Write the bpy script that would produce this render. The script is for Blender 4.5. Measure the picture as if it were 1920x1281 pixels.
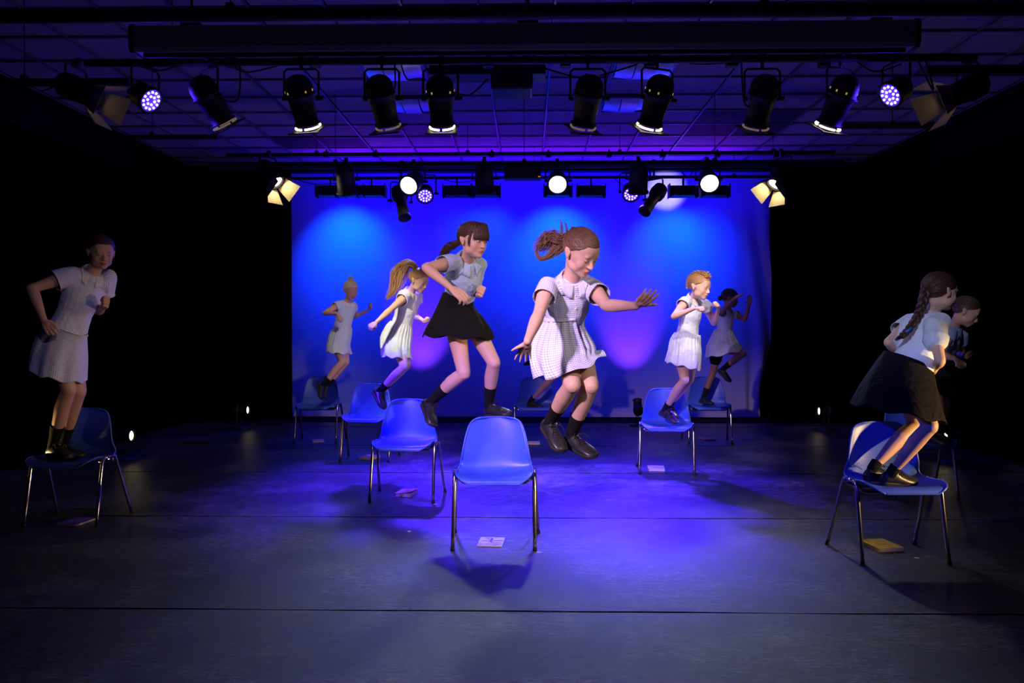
import bpy, bmesh, math, random
import numpy as np
from mathutils import Vector, Matrix, Quaternion
random.seed(7); np.random.seed(7)
S = bpy.context.scene
COL = S.collection
for o in list(bpy.data.objects): bpy.data.objects.remove(o)

# ------------------------------------------------------------------ camera
F_PX = 1500.0; CX, CY = 960.0, 640.5; EYE = 1.335
YAW = math.atan(30 / F_PX); PITCH = math.atan(19.5 / F_PX)
cam_d = bpy.data.cameras.new('camera'); cam = bpy.data.objects.new('camera', cam_d); COL.objects.link(cam)
cam_d.sensor_width = 36; cam_d.lens = F_PX * 36 / 1920; cam_d.clip_end = 100
cam.location = (0, 0, EYE); cam.rotation_euler = (math.pi / 2 - PITCH, 0, YAW)
S.camera = cam
CAMR = cam.rotation_euler.to_matrix(); CAMP = Vector(cam.location)
def ray(px, py):
    return CAMR @ Vector(((px - CX) / F_PX, -(py - CY) / F_PX, -1.0))
def at(px, py, Y):
    "world point that stands at depth Y on the stage, measured off the photograph"
    d = ray(px, py); return CAMP + d * (Y / d.y)
def onfloor(px, py, z=0.0):
    d = ray(px, py); t = (z - EYE) / d.z; return CAMP + d * t

# ------------------------------------------------------------------ world, exposure, lamps' light
S.view_settings.view_transform = 'Standard'; S.view_settings.look = 'None'
S.view_settings.exposure = 0.0; S.view_settings.gamma = 1.0; S.view_settings.use_curve_mapping = False
w = bpy.data.worlds.new('auditorium_dark'); S.world = w; w.use_nodes = True
w.node_tree.nodes['Background'].inputs[0].default_value = (0.10, 0.06, 0.35, 1)
w.node_tree.nodes['Background'].inputs[1].default_value = 0.065

VIOLET = (0.055, 0.012, 1.0); BLUE = (0.0, 0.015, 1.0); WARM = (1.0, 0.62, 0.22); PINK = (1.0, 0.62, 0.86); WHITE = (0.80, 0.88, 1.0)
def spot(name, loc, tgt, col, power, deg, blend=0.5, radius=0.04):
    l = bpy.data.lights.new(name, 'SPOT'); l.color = col; l.energy = power
    l.spot_size = math.radians(deg); l.spot_blend = blend; l.shadow_soft_size = radius
    o = bpy.data.objects.new(name, l); COL.objects.link(o); o.location = loc
    o.rotation_euler = (Vector(tgt) - Vector(loc)).to_track_quat('-Z', 'Y').to_euler()
    return o
def area(name, loc, tgt, col, power, sx, sy, spread=180):
    l = bpy.data.lights.new(name, 'AREA'); l.color = col; l.energy = power
    l.shape = 'RECTANGLE'; l.size = sx; l.size_y = sy; l.spread = math.radians(spread)
    o = bpy.data.objects.new(name, l); COL.objects.link(o); o.location = loc
    o.rotation_euler = (Vector(tgt) - Vector(loc)).to_track_quat('-Z', 'Y').to_euler()
    return o

# positions of the rig, shared by the light sources here and the lantern bodies further down
BAR_F_Y, BAR_F_Z = 5.45, 3.19           # front bar
BAR_B_Y, BAR_B_Z = 8.5, 3.10            # back bar
def fp(px, py, Y=BAR_F_Y): return at(px, py, Y)
# LED pars, violet blue
LEDS = [  # px, py, Y, aim, power, cone
    (282, 188, 5.45, (-0.6, 7.2, 0.0), 3600, 31),
    (1670, 178, 5.45, (0.7, 7.2, 0.0), 3600, 31),
    (797, 367, 8.6, (-1.0, 7.2, 0.0), 3500, 66),
    (1183, 364, 8.6, (0.9, 7.0, 0.0), 3500, 66),
]
for i, (px, py, Y, aim, pw, dg) in enumerate(LEDS):
    p = at(px, py, Y); d = (Vector(aim) - p).normalized()
    spot('led_par_light', p + d * 0.07, aim, VIOLET, pw, dg, 1.0, 0.07)
    if i < 2: spot('led_par_light', p + d * 0.05, p + Vector((1 if i == 0 else -1, -.25, -.35)), VIOLET, 16, 150, 0.5, 0.07)
# tungsten lanterns of the front bar that are lit: they point upstage and down
FRONT = [  # px, py(pivot), lean in x, lit
    (392, 185, 0.42, 0), (565, 185, 0.10, 1), (716, 185, 0.14, 0), (826, 185, 0.0, 1),
    (1102, 185, -0.13, 0), (1232, 185, -0.2, 1), (1429, 185, -0.08, 0), (1575, 185, -0.24, 1)]
FAIM = {1: (-1.15, 7.45, 1.35), 3: (-2.1, 9.0, 1.2), 5: (1.48, 7.35, 1.4), 7: (1.5, 7.35, 1.3)}
for i, (px, py, lx, lit) in enumerate(FRONT):
    if lit:
        p = at(px, py, BAR_F_Y); t = Vector(FAIM[i])
        spot('front_lantern_light', p + (t - p).normalized() * 0.24, t, (1, .80, .80) if i in (5, 7) else (1, .88, .62), {1: 300, 3: 150, 5: 230, 7: 130}[i], 24, 0.9, 0.05)
# unseen front-of-house lights over the audience; narrow beams added for single figures
spot('unseen_house_light', (-2.6, -0.5, 3.5), (-0.2, 5.0, 1.2), (0.95, 0.62, 0.90), 1400, 24, 0.8, 0.08)
spot('unseen_house_light', (2.9, -0.5, 3.5), (-0.1, 4.9, 0.7), (1.0, 0.82, 0.72), 420, 26, 0.8, 0.08)
spot('unseen_house_blue_light', (-1.8, -0.3, 3.4), (-0.35, 5.5, 0.5), (0.26, 0.09, 1.0), 2100, 14, 0.8, 0.08)
spot('unseen_house_blue_light', (-1.8, -0.3, 3.4), (2.3, 4.95, 0.6), (0.02, 0.04, 1.0), 600, 11, 0.8, 0.08)  # added blue beam that brightens the front right chair
spot('unseen_house_light', (-1.2, -0.5, 3.5), (2.3, 4.85, 1.6), (0.66, 0.68, 1.0), 700, 11, 0.7, 0.08)
spot('unseen_house_light', (-2.4, -0.5, 3.4), (0.25, 4.15, 1.05), (0.90, 0.58, 1.0), 1400, 15, 0.8, 0.08)  # added lavender key for the centre girl
spot('unseen_house_light', (1.2, -0.5, 3.5), (-3.1, 5.4, 1.45), (0.66, 0.56, 1.0), 130, 14, 0.8, 0.08)  # added lavender beam that lifts the far left girl
# back bar: three open white lanterns facing downstage
BACK = [(775, 349), (1045, 347), (1327, 345)]
for (px, py), t in zip(BACK, ((-1.0, 4.2, 0.0), (0.15, 3.4, 0.0), (1.5, 4.2, 0.0))):
    p = at(px, py - 8, BAR_B_Y); d = Vector(((px - 990) / 900.0 * -.15 - (.25 if px == 775 else 0), -.85, -.42)).normalized()
    spot('back_lantern_light', p + d * 0.19, t, (0.78, 0.90, 1.0), 98, 52, 1.0, 0.06)
# cyclorama floods
for px, pw, g in ((625, 330, .055), (700, 50, .02), (857, 50, .02), (912, 120, .03), (1050, 330, .055), (1108, 50, .02), (1281, 250, .05), (1340, 100, .03)):
    p = at(px, 362, 11.25)
    spot('cyc_flood_light', p + Vector((0, 0.12, 0.0)), (p.x, 12.2, p.z - 0.72), (0, g, 1), pw * 1.1, 84, 1.0, 0.05)
for px, pw in ((635, 380), (900, 190), (1055, 300), (1300, 330)):
    p = at(px, 362, 11.2); spot('cyc_flood_light', p + Vector((0, 0.05, 0.05)), (p.x, 12.2, p.z - 1.0), (0, .010, 1), pw, 92, 1.0, 0.08)
area('cyc_flood_light', (0, 11.2, 3.28), (0, 12.2, 3.5), (.0, .0, 1), 90, 6.2, .1, 150)
area('cyc_flood_light', (0, 11.5, 3.42), (0, 11.3, 4.0), (.22, .0, 1), 34, 6.0, .1, 170)  # added upward strip that gives the rear ceiling its violet glow
p = at(1262, 350, 11.6); spot('cyc_flood_light', p, (p.x, 12.2, p.z + .05), (1, .86, 1), 22, 60, .6, .03)
# two floor pars washing the cloth violet, between chairs and cloth
for x in (-1.62, 1.55):
    spot('floor_par_light', (x, 11.45, 0.26), (x, 12.2, 1.35), (0.20, 0.03, 1.0), 210, 48, 0.9, 0.05)
# side lanterns on booms and shin lights in the wings, warm
SIDE_FLOOR = [(-4.22, 8.2, .25), (4.35, 8.2, .25), (-3.96, 10.9, .25), (4.05, 10.9, .25), (-4.3, 5.6, .3), (4.2, 3.9, .8)]
for i, (x, y, z) in enumerate(SIDE_FLOOR):
    sgn = 1 if x < 0 else -1
    spot('shin_lantern_light', (x + sgn * .12, y, z), (x + sgn * 4.0, y - (0.2 if i < 4 else 0.0), 1.5) if i != 5 else (2.15, 4.8, 0.75), WARM, (70, 90, 110, 110, 60, 330)[i], (40, 40, 34, 34, 36, 40)[i], 0.6, 0.05)
SIDE_TOP = [(165, 178, 5.9, (2.9, 5.5, 0.2), 110), (1790, 178, 5.9, (-2.9, 5.5, 0.4), 110), (512, 335, 8.5, (-0.6, 7.5, 0.6), 260), (1458, 338, 8.5, (0.9, 7.5, 0.6), 260)]
for px, py, Y, t, pw in SIDE_TOP:
    p = at(px, py, Y); d = (Vector(t) - p).normalized()
    spot('side_lantern_light', p + d * 0.12, t, (1.0, .82, .48), pw, 26, 0.6, 0.05)

# ------------------------------------------------------------------ materials
def mat(name, col, rough=0.6, metal=0.0, emit=None, es=0.0, spec=0.5):
    m = bpy.data.materials.new(name); m.use_nodes = True
    b = m.node_tree.nodes['Principled BSDF']
    b.inputs['Base Color'].default_value = (*col, 1); b.inputs['Roughness'].default_value = rough
    b.inputs['Metallic'].default_value = metal; b.inputs['Specular IOR Level'].default_value = spec
    if emit: b.inputs['Emission Color'].default_value = (*emit, 1); b.inputs['Emission Strength'].default_value = es
    return m
def N(m, t, **kw):
    n = m.node_tree.nodes.new(t)
    for k, v in kw.items(): setattr(n, k, v)
    return n
def L(m, a, b): m.node_tree.links.new(a, b)
def bsdf(m): return m.node_tree.nodes['Principled BSDF']
def noisy(name, c1, c2, scale, rough=0.6, bump=0.0, metal=0.0, stretch=(1, 1, 1), detail=6, spec=0.5, bscale=None):
    m = mat(name, c1, rough, metal, spec=spec)
    tc = N(m, 'ShaderNodeTexCoord'); mp = N(m, 'ShaderNodeMapping'); mp.inputs['Scale'].default_value = stretch
    L(m, tc.outputs['Object'], mp.inputs['Vector'])
    n = N(m, 'ShaderNodeTexNoise'); n.inputs['Scale'].default_value = scale; n.inputs['Detail'].default_value = detail
    L(m, mp.outputs[0], n.inputs['Vector'])
    r = N(m, 'ShaderNodeMix', data_type='RGBA'); r.inputs[6].default_value = (*c1, 1); r.inputs[7].default_value = (*c2, 1)
    L(m, n.outputs['Fac'], r.inputs[0]); L(m, r.outputs[2], bsdf(m).inputs['Base Color'])
    if bump:
        n2 = n
        if bscale:
            n2 = N(m, 'ShaderNodeTexNoise'); n2.inputs['Scale'].default_value = bscale; L(m, mp.outputs[0], n2.inputs['Vector'])
        bp = N(m, 'ShaderNodeBump'); bp.inputs['Strength'].default_value = bump; bp.inputs['Distance'].default_value = 0.01
        L(m, n2.outputs['Fac'], bp.inputs['Height']); L(m, bp.outputs[0], bsdf(m).inputs['Normal'])
    return m

def cloth(name, ca, cb, check=0.009, rough=0.85, bump=0.5, gingham=True):
    "woven cotton: gingham from two crossed stripe sets on the garment's own UVs, with fine creases"
    m = mat(name, ca, rough, spec=0.15)
    uv = N(m, 'ShaderNodeTexCoord'); sx = N(m, 'ShaderNodeSeparateXYZ'); L(m, uv.outputs['UV'], sx.inputs[0])
    if gingham:
        outs = []
        for k in (0, 1):
            a = N(m, 'ShaderNodeMath', operation='MULTIPLY'); a.inputs[1].default_value = 2 * math.pi / check
            L(m, sx.outputs[k], a.inputs[0])
            s = N(m, 'ShaderNodeMath', operation='SINE'); L(m, a.outputs[0], s.inputs[0])
            g = N(m, 'ShaderNodeMath', operation='MULTIPLY_ADD', use_clamp=True); g.inputs[1].default_value = 2.2; g.inputs[2].default_value = 0.5
            L(m, s.outputs[0], g.inputs[0]); outs.append(g)
        ad = N(m, 'ShaderNodeMath', operation='ADD'); L(m, outs[0].outputs[0], ad.inputs[0]); L(m, outs[1].outputs[0], ad.inputs[1])
        hf = N(m, 'ShaderNodeMath', operation='MULTIPLY'); hf.inputs[1].default_value = 0.5; L(m, ad.outputs[0], hf.inputs[0])
        mx = N(m, 'ShaderNodeMix', data_type='RGBA'); mx.inputs[6].default_value = (*ca, 1); mx.inputs[7].default_value = (*cb, 1)
        L(m, hf.outputs[0], mx.inputs[0]); L(m, mx.outputs[2], bsdf(m).inputs['Base Color'])
    n = N(m, 'ShaderNodeTexNoise'); n.inputs['Scale'].default_value = 11; n.inputs['Detail'].default_value = 3; n.inputs['Distortion'].default_value = 1.4
    L(m, uv.outputs['Object'], n.inputs['Vector'])
    bp = N(m, 'ShaderNodeBump'); bp.inputs['Strength'].default_value = bump; bp.inputs['Distance'].default_value = 0.02
    L(m, n.outputs['Fac'], bp.inputs['Height']); L(m, bp.outputs[0], bsdf(m).inputs['Normal'])
    return m

def skinmat(name, tone):
    m = mat(name, tone, 0.48, spec=0.4)
    a = N(m, 'ShaderNodeAttribute'); a.attribute_name = 'tint'
    mx = N(m, 'ShaderNodeMix', data_type='RGBA', blend_type='MULTIPLY'); mx.inputs[0].default_value = 1; mx.inputs[6].default_value = (*tone, 1)
    L(m, a.outputs['Color'], mx.inputs[7]); L(m, mx.outputs[2], bsdf(m).inputs['Base Color'])
    n = N(m, 'ShaderNodeTexNoise'); n.inputs['Scale'].default_value = 60
    tc = N(m, 'ShaderNodeTexCoord'); L(m, tc.outputs['Object'], n.inputs['Vector'])
    bp = N(m, 'ShaderNodeBump'); bp.inputs['Strength'].default_value = 0.05; L(m, n.outputs['Fac'], bp.inputs['Height']); L(m, bp.outputs[0], bsdf(m).inputs['Normal'])
    return m

def floormat():
    m = mat('dance_vinyl', (0.035, 0.035, 0.04), 0.3, spec=0.5)
    tc = N(m, 'ShaderNodeTexCoord'); mp = N(m, 'ShaderNodeMapping'); mp.inputs['Scale'].default_value = (0.85, 1.7, 1)
    L(m, tc.outputs['Object'], mp.inputs['Vector'])
    n = N(m, 'ShaderNodeTexNoise'); n.inputs['Scale'].default_value = 16; n.inputs['Detail'].default_value = 12; n.inputs['Roughness'].default_value = 0.8
    L(m, mp.outputs[0], n.inputs['Vector'])
    big = N(m, 'ShaderNodeTexNoise'); big.inputs['Scale'].default_value = 1.3; big.inputs['Detail'].default_value = 4; L(m, tc.outputs['Object'], big.inputs['Vector'])
    # scuffs and scratches: thin lines of stretched, distorted noise
    sc = []
    for rot, s, st in ((0.12, 16, (0.5, 2.4, 1)), (2.6, 9, (0.35, 2.6, 1)), (0.75, 12, (0.4, 2.4, 1))):
        mp2 = N(m, 'ShaderNodeMapping'); mp2.inputs['Rotation'].default_value = (0, 0, rot); mp2.inputs['Scale'].default_value = st
        L(m, tc.outputs['Object'], mp2.inputs['Vector'])
        v = N(m, 'ShaderNodeTexNoise'); v.inputs['Scale'].default_value = s; v.inputs['Detail'].default_value = 3; v.inputs['Distortion'].default_value = 0.8; L(m, mp2.outputs[0], v.inputs['Vector'])
        a = N(m, 'ShaderNodeMath', operation='SUBTRACT'); a.inputs[1].default_value = 0.5; L(m, v.outputs['Fac'], a.inputs[0])
        b = N(m, 'ShaderNodeMath', operation='ABSOLUTE'); L(m, a.outputs[0], b.inputs[0])
        c = N(m, 'ShaderNodeMath', operation='LESS_THAN'); c.inputs[1].default_value = 0.011; L(m, b.outputs[0], c.inputs[0]); sc.append(c)
    s1 = N(m, 'ShaderNodeMath', operation='MAXIMUM'); L(m, sc[0].outputs[0], s1.inputs[0]); L(m, sc[1].outputs[0], s1.inputs[1])
    s2 = N(m, 'ShaderNodeMath', operation='MAXIMUM'); L(m, s1.outputs[0], s2.inputs[0]); L(m, sc[2].outputs[0], s2.inputs[1])
    msk = N(m, 'ShaderNodeMapRange'); msk.inputs[1].default_value = 0.46; msk.inputs[2].default_value = 0.58; L(m, big.outputs['Fac'], msk.inputs[0])
    s3 = N(m, 'ShaderNodeMath', operation='MULTIPLY'); L(m, s2.outputs[0], s3.inputs[0]); L(m, msk.outputs[0], s3.inputs[1])
    cr = N(m, 'ShaderNodeValToRGB'); cr.color_ramp.elements[0].position = 0.43; cr.color_ramp.elements[0].color = (0.009, 0.009, 0.011, 1)
    cr.color_ramp.elements[1].position = 0.64; cr.color_ramp.elements[1].color = (0.085, 0.083, 0.085, 1); L(m, n.outputs['Fac'], cr.inputs[0])
    mx = N(m, 'ShaderNodeMix', data_type='RGBA'); mx.inputs[7].default_value = (0.20, 0.195, 0.20, 1); L(m, s3.outputs[0], mx.inputs[0]); L(m, cr.outputs[0], mx.inputs[6])
    mpd = N(m, 'ShaderNodeMapping'); mpd.inputs['Rotation'].default_value = (0, 0, 1.2); mpd.inputs['Scale'].default_value = (1, 1.6, 1); L(m, tc.outputs['Object'], mpd.inputs['Vector'])
    nd = N(m, 'ShaderNodeTexNoise'); nd.inputs['Scale'].default_value = 34; nd.inputs['Detail'].default_value = 2; nd.inputs['Distortion'].default_value = 2.5; L(m, mpd.outputs[0], nd.inputs['Vector'])
    d1 = N(m, 'ShaderNodeMath', operation='SUBTRACT'); d1.inputs[1].default_value = 0.5; L(m, nd.outputs['Fac'], d1.inputs[0])
    d2 = N(m, 'ShaderNodeMath', operation='ABSOLUTE'); L(m, d1.outputs[0], d2.inputs[0]); d3 = N(m, 'ShaderNodeMath', operation='LESS_THAN'); d3.inputs[1].default_value = 0.014; L(m, d2.outputs[0], d3.inputs[0])
    mk2 = N(m, 'ShaderNodeTexNoise'); mk2.inputs['Scale'].default_value = 7; L(m, tc.outputs['Object'], mk2.inputs['Vector'])
    d4 = N(m, 'ShaderNodeMath', operation='GREATER_THAN'); d4.inputs[1].default_value = 0.5; L(m, mk2.outputs['Fac'], d4.inputs[0])
    d5 = N(m, 'ShaderNodeMath', operation='MULTIPLY'); L(m, d3.outputs[0], d5.inputs[0]); L(m, d4.outputs[0], d5.inputs[1])
    mx2 = N(m, 'ShaderNodeMix', data_type='RGBA'); mx2.inputs[7].default_value = (0.008, 0.008, 0.01, 1); L(m, d5.outputs[0], mx2.inputs[0]); L(m, mx.outputs[2], mx2.inputs[6])
    L(m, mx2.outputs[2], bsdf(m).inputs['Base Color'])
    rr = N(m, 'ShaderNodeMapRange'); rr.inputs[1].default_value = 0.3; rr.inputs[2].default_value = 0.75; rr.inputs[3].default_value = 0.26; rr.inputs[4].default_value = 0.46
    L(m, n.outputs['Fac'], rr.inputs[0]); L(m, rr.outputs[0], bsdf(m).inputs['Roughness'])
    bp = N(m, 'ShaderNodeBump'); bp.inputs['Strength'].default_value = 0.6; bp.inputs['Distance'].default_value = 0.006
    L(m, n.outputs['Fac'], bp.inputs['Height']); L(m, bp.outputs[0], bsdf(m).inputs['Normal'])
    return m

M = {}
M['floor'] = floormat()
M['black'] = mat('black_paint', (0.008, 0.008, 0.009), 0.6)
M['steel_black'] = noisy('black_enamel', (0.006, 0.006, 0.007), (0.010, 0.010, 0.010), 30, 0.55)
M['pipe'] = noisy('dull_pipe', (0.02, 0.02, 0.022), (0.04, 0.04, 0.045), 14, 0.5, metal=0.3)
M['velvet'] = noisy('black_drape', (0.0010, 0.0010, 0.0012), (0.0016, 0.0016, 0.002), 20, 1.0, spec=0.0)
M['wallblack'] = mat('black_wall', (0.006, 0.006, 0.007), 0.9, spec=0.1)
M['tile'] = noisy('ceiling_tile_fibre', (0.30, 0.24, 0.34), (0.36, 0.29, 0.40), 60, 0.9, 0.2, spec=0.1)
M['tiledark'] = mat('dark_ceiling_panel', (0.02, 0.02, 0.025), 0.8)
M['grid'] = mat('ceiling_grid_metal', (0.10, 0.10, 0.16), 0.4)
M['gloss_white'] = mat('luminaire_reflector', (0.85, 0.88, 0.92), 0.28, 0.6)
M['cyc'] = noisy('cyclorama_cloth', (0.38, 0.38, 0.46), (0.45, 0.45, 0.53), 3, 0.9, spec=0.1, stretch=(3, 1, .4))
M['hem'] = mat('cloth_hem', (0.5, 0.47, 0.55), 0.8)
M['screen_case'] = noisy('screen_case_enamel', (0.30, 0.24, 0.26), (0.34, 0.27, 0.29), 5, 0.5)
M['chrome'] = mat('dark_chrome', (0.55, 0.53, 0.5), 0.16, 1.0)
M['rubber'] = mat('black_rubber', (0.012, 0.012, 0.012), 0.7)
M['chair'] = noisy('blue_polypropylene', (0.05, 0.12, 0.64), (0.055, 0.13, 0.70), 90, 0.38, 0.06)
M['lens_white'] = mat('lit_lens', (0.9, 0.95, 1), 0.3, emit=(0.86, 1.0, 0.97), es=9)
M['lens_warm'] = mat('lit_lens_warm', (1, 0.9, 0.7), 0.3, emit=(1.0, 0.80, 0.42), es=7)
M['lens_dark'] = mat('unlit_lens', (0.015, 0.015, 0.02), 0.6)
M['lens_hot'] = mat('side_lens_hot', (1, 0.9, 0.7), 0.3, emit=(1.0, 0.86, 0.6), es=95)
M['lens_low'] = mat('side_lens_low', (1, 0.9, 0.7), 0.3, emit=(1.0, 0.75, 0.3), es=1.3)
M['rim_lit'] = mat('lit_leak_glow', (1, 0.8, 0.5), 0.4, emit=(1.0, 0.85, 0.50), es=5)
M['rim_dim'] = mat('dim_leak_glow', (1, 0.8, 0.5), 0.4, emit=(1.0, 0.7, 0.45), es=0.12)
M['vent_lit'] = mat('vent_glow', (1, 0.8, 0.4), 0.4, emit=(1.0, 0.62, 0.15), es=.35)
M['led'] = mat('led_emitter', (0.3, 0.2, 1), 0.3, emit=(0.30, 0.22, 1.0), es=9)
M['led_face'] = mat('led_face', (0.08, 0.03, 0.3), 0.3, emit=(0.10, 0.03, 1.0), es=0.8)
M['door_gold'] = mat('barn_door_metal', (0.5, 0.42, 0.22), 0.5, 0.2)
M['red_dot'] = mat('indicator_light', (1, .2, .02), 0.4, emit=(1.0, 0.2, 0.02), es=1.5)
M['blk_cloth'] = cloth('black_school_cloth', (0.006, 0.0055, 0.008), (0.006, 0.006, 0.008), gingham=False, bump=0.6)
M['sock'] = noisy('black_knit', (0.008, 0.008, 0.009), (0.014, 0.014, 0.015), 300, 0.9, 0.3, spec=0.1)
M['shoe'] = noisy('black_leather', (0.012, 0.012, 0.014), (0.03, 0.028, 0.035), 30, 0.38, 0.1)
M['sole'] = mat('shoe_sole_rubber', (0.03, 0.028, 0.03), 0.5)
M['lace'] = mat('black_lace', (0.01, 0.01, 0.012), 0.7)
M['white_trim'] = mat('white_cotton', (0.72, 0.70, 0.68), 0.85, spec=0.15)
M['button'] = mat('pearl_button', (0.8, 0.78, 0.76), 0.3)
M['eye_white'] = mat('eye_white', (0.7, 0.66, 0.62), 0.25)
M['iris'] = mat('eye_iris', (0.06, 0.03, 0.02), 0.15)
# ------------------------------------------------------------------ mesh helpers
class MB:
    def __init__(s): s.v = []; s.f = []; s.uv = None
    def add(s, vs, fs):
        o = len(s.v); s.v += [tuple(v) for v in vs]; s.f += [tuple(i + o for i in f) for f in fs]; return s
    def box(s, c, h, R=None):
        c = Vector(c); vs = []
        for x in (-1, 1):
            for y in (-1, 1):
                for z in (-1, 1):
                    p = Vector((x * h[0], y * h[1], z * h[2])); vs.append(c + (R @ p if R else p))
        return s.add(vs, [(0, 1, 3, 2), (4, 6, 7, 5), (0, 4, 5, 1), (2, 3, 7, 6), (0, 2, 6, 4), (1, 5, 7, 3)])
    def ell(s, c, A, n=12, m=8):
        "ellipsoid; A is three axis vectors"
        c = Vector(c); A = [Vector(a) for a in A]; vs = [c + A[2]]
        for i in range(1, m):
            t = math.pi * i / m
            for j in range(n):
                p = 2 * math.pi * j / n
                vs.append(c + A[0] * (math.sin(t) * math.cos(p)) + A[1] * (math.sin(t) * math.sin(p)) + A[2] * math.cos(t))
        vs.append(c - A[2]); fs = []
        for j in range(n): fs.append((0, 1 + j, 1 + (j + 1) % n))
        for i in range(m - 2):
            for j in range(n):
                a = 1 + i * n + j; b = 1 + i * n + (j + 1) % n; fs.append((a, a + n, b + n, b))
        e = len(vs) - 1
        for j in range(n): fs.append((e, 1 + (m - 2) * n + (j + 1) % n, 1 + (m - 2) * n + j))
        if A[0].cross(A[1]).dot(A[2]) < 0: fs = [f[::-1] for f in fs]
        return s.add(vs, fs)
    def loft(s, rings, close=(True, True)):
        "rings: list of equal lists of points"
        n = len(rings[0]); vs = [p for r in rings for p in r]; fs = []
        for i in range(len(rings) - 1):
            for j in range(n):
                a = i * n + j; b = i * n + (j + 1) % n; fs.append((a, b, b + n, a + n))
        if close[0]: fs.append(tuple(range(n))[::-1])
        if close[1]: fs.append(tuple((len(rings) - 1) * n + j for j in range(n)))
        return s.add(vs, fs)
    def tube(s, pts, rad, n=10, cap=False, flat=None, caps=True):
        "pts: polyline, rad: radius or list; cap=True rounds the ends; flat=(axis, factor) squeezes along an axis"
        pts = [Vector(p) for p in pts]
        if not hasattr(rad, '__len__'): rad = [rad] * len(pts)
        rad = list(rad)
        if cap:
            d0 = (pts[0] - pts[1]).normalized(); d1 = (pts[-1] - pts[-2]).normalized()
            a, b = pts[0], pts[-1]; ra, rb = rad[0], rad[-1]
            pts = [a + d0 * ra * .95, a + d0 * ra * .7] + pts + [b + d1 * rb * .7, b + d1 * rb * .95]
            rad = [ra * .3, ra * .72] + rad + [rb * .72, rb * .3]
        T = []
        for i in range(len(pts)):
            t = (pts[min(i + 1, len(pts) - 1)] - pts[max(i - 1, 0)])
            T.append(t.normalized() if t.length > 1e-9 else Vector((0, 0, 1)))
        ref = Vector((0, 0, 1)) if abs(T[0].z) < 0.9 else Vector((1, 0, 0))
        u = T[0].cross(ref).normalized(); rings = []
        for i, p in enumerate(pts):
            u = (u - T[i] * u.dot(T[i])).normalized(); v = T[i].cross(u); r = []
            for j in range(n):
                a = 2 * math.pi * j / n; o = (u * math.cos(a) + v * math.sin(a)) * rad[i]
                if flat: fa = flat[0]; o = o - fa * o.dot(fa) * (1 - flat[1])
                r.append(p + o)
            rings.append(r)
        return s.loft(rings, (caps, caps))
    def cyl(s, a, b, ra, rb=None, n=20):
        return s.tube([a, b], [ra, ra if rb is None else rb], n)
    def mesh(s, name, mats=None, smooth=True, org=(0, 0, 0)):
        m = bpy.data.meshes.new(name); o = Vector(org)
        m.from_pydata([(v[0] - o.x, v[1] - o.y, v[2] - o.z) for v in s.v], [], s.f)
        for mm in (mats or []): m.materials.append(mm)
        if smooth: m.polygons.foreach_set('use_smooth', [True] * len(m.polygons))
        m.update(); return m
def link(name, data, parent=None, loc=None):
    o = bpy.data.objects.new(name, data); COL.objects.link(o)
    if parent: o.parent = parent
    if loc is not None: o.location = loc
    return o
def autosmooth(o, deg=35):
    bm = bmesh.new(); bm.from_mesh(o.data)
    for e in bm.edges:
        if len(e.link_faces) == 2 and e.calc_face_angle(0) > math.radians(deg): e.smooth = False
    bm.to_mesh(o.data); bm.free()
def build(mb, name, m, parent=None, smooth=True, sharp=35):
    "verts are world coordinates; keep them so under a parent Empty"
    org = parent_org(parent)
    o = link(name, mb.mesh(name, [m] if not isinstance(m, list) else m, smooth, org), parent)
    if smooth and sharp: autosmooth(o, sharp)
    return o
def parent_org(p):
    v = Vector((0, 0, 0))
    while p: v += Vector(p.location); p = p.parent
    return v
def thing(name, label, cat, loc, group=None, rz=0):
    o = link(name, None, None, loc); o['label'] = label; o['category'] = cat
    o.rotation_euler = (0, 0, rz)
    if group: o['group'] = group
    return o
def tag(o, label, cat, group=None):
    o['label'] = label; o['category'] = cat
    if group: o['group'] = group
    return o
def struct(o): o['kind'] = 'structure'; return o
def remesh(mb, voxel, smooth_it=3, fac=0.5):
    me = mb.mesh('tmp'); o = link('tmp', me)
    r = o.modifiers.new('r', 'REMESH'); r.mode = 'VOXEL'; r.voxel_size = voxel; r.adaptivity = 0; r.use_smooth_shade = True
    if smooth_it:
        sm = o.modifiers.new('s', 'SMOOTH'); sm.factor = fac; sm.iterations = smooth_it
    dg = bpy.context.evaluated_depsgraph_get(); dg.update()
    out = bpy.data.meshes.new_from_object(o.evaluated_get(dg))
    bpy.data.objects.remove(o); bpy.data.meshes.remove(me)
    return out
def co(me):
    a = np.empty(len(me.vertices) * 3); me.vertices.foreach_get('co', a); return a.reshape(-1, 3)
def setco(me, a): me.vertices.foreach_set('co', a.ravel()); me.update()
def nrm(me):
    a = np.empty(len(me.vertices) * 3); me.vertices.foreach_get('normal', a); return a.reshape(-1, 3)
def delverts(me, mask):
    bm = bmesh.new(); bm.from_mesh(me); bm.verts.ensure_lookup_table()
    bmesh.ops.delete(bm, geom=[bm.verts[i] for i in np.nonzero(mask)[0]], context='VERTS')
    bm.to_mesh(me); bm.free()
def solidify(o, t=-0.003):
    m = o.modifiers.new('thickness', 'SOLIDIFY'); m.thickness = abs(t); m.offset = -1 if t < 0 else 1
def crm(a, b, c, d, t):
    return 0.5 * ((2 * b) + (c - a) * t + (2 * a - 5 * b + 4 * c - d) * t * t + (3 * b - a - 3 * c + d) * t ** 3)
def spline(pts, n):
    "Catmull-Rom resample of a list of Vectors or floats"
    out = []; k = len(pts) - 1
    for i in range(n + 1):
        x = i / n * k; j = min(int(x), k - 1); t = x - j
        out.append(crm(pts[max(j - 1, 0)], pts[j], pts[j + 1], pts[min(j + 2, k)], t))
    return out

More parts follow.
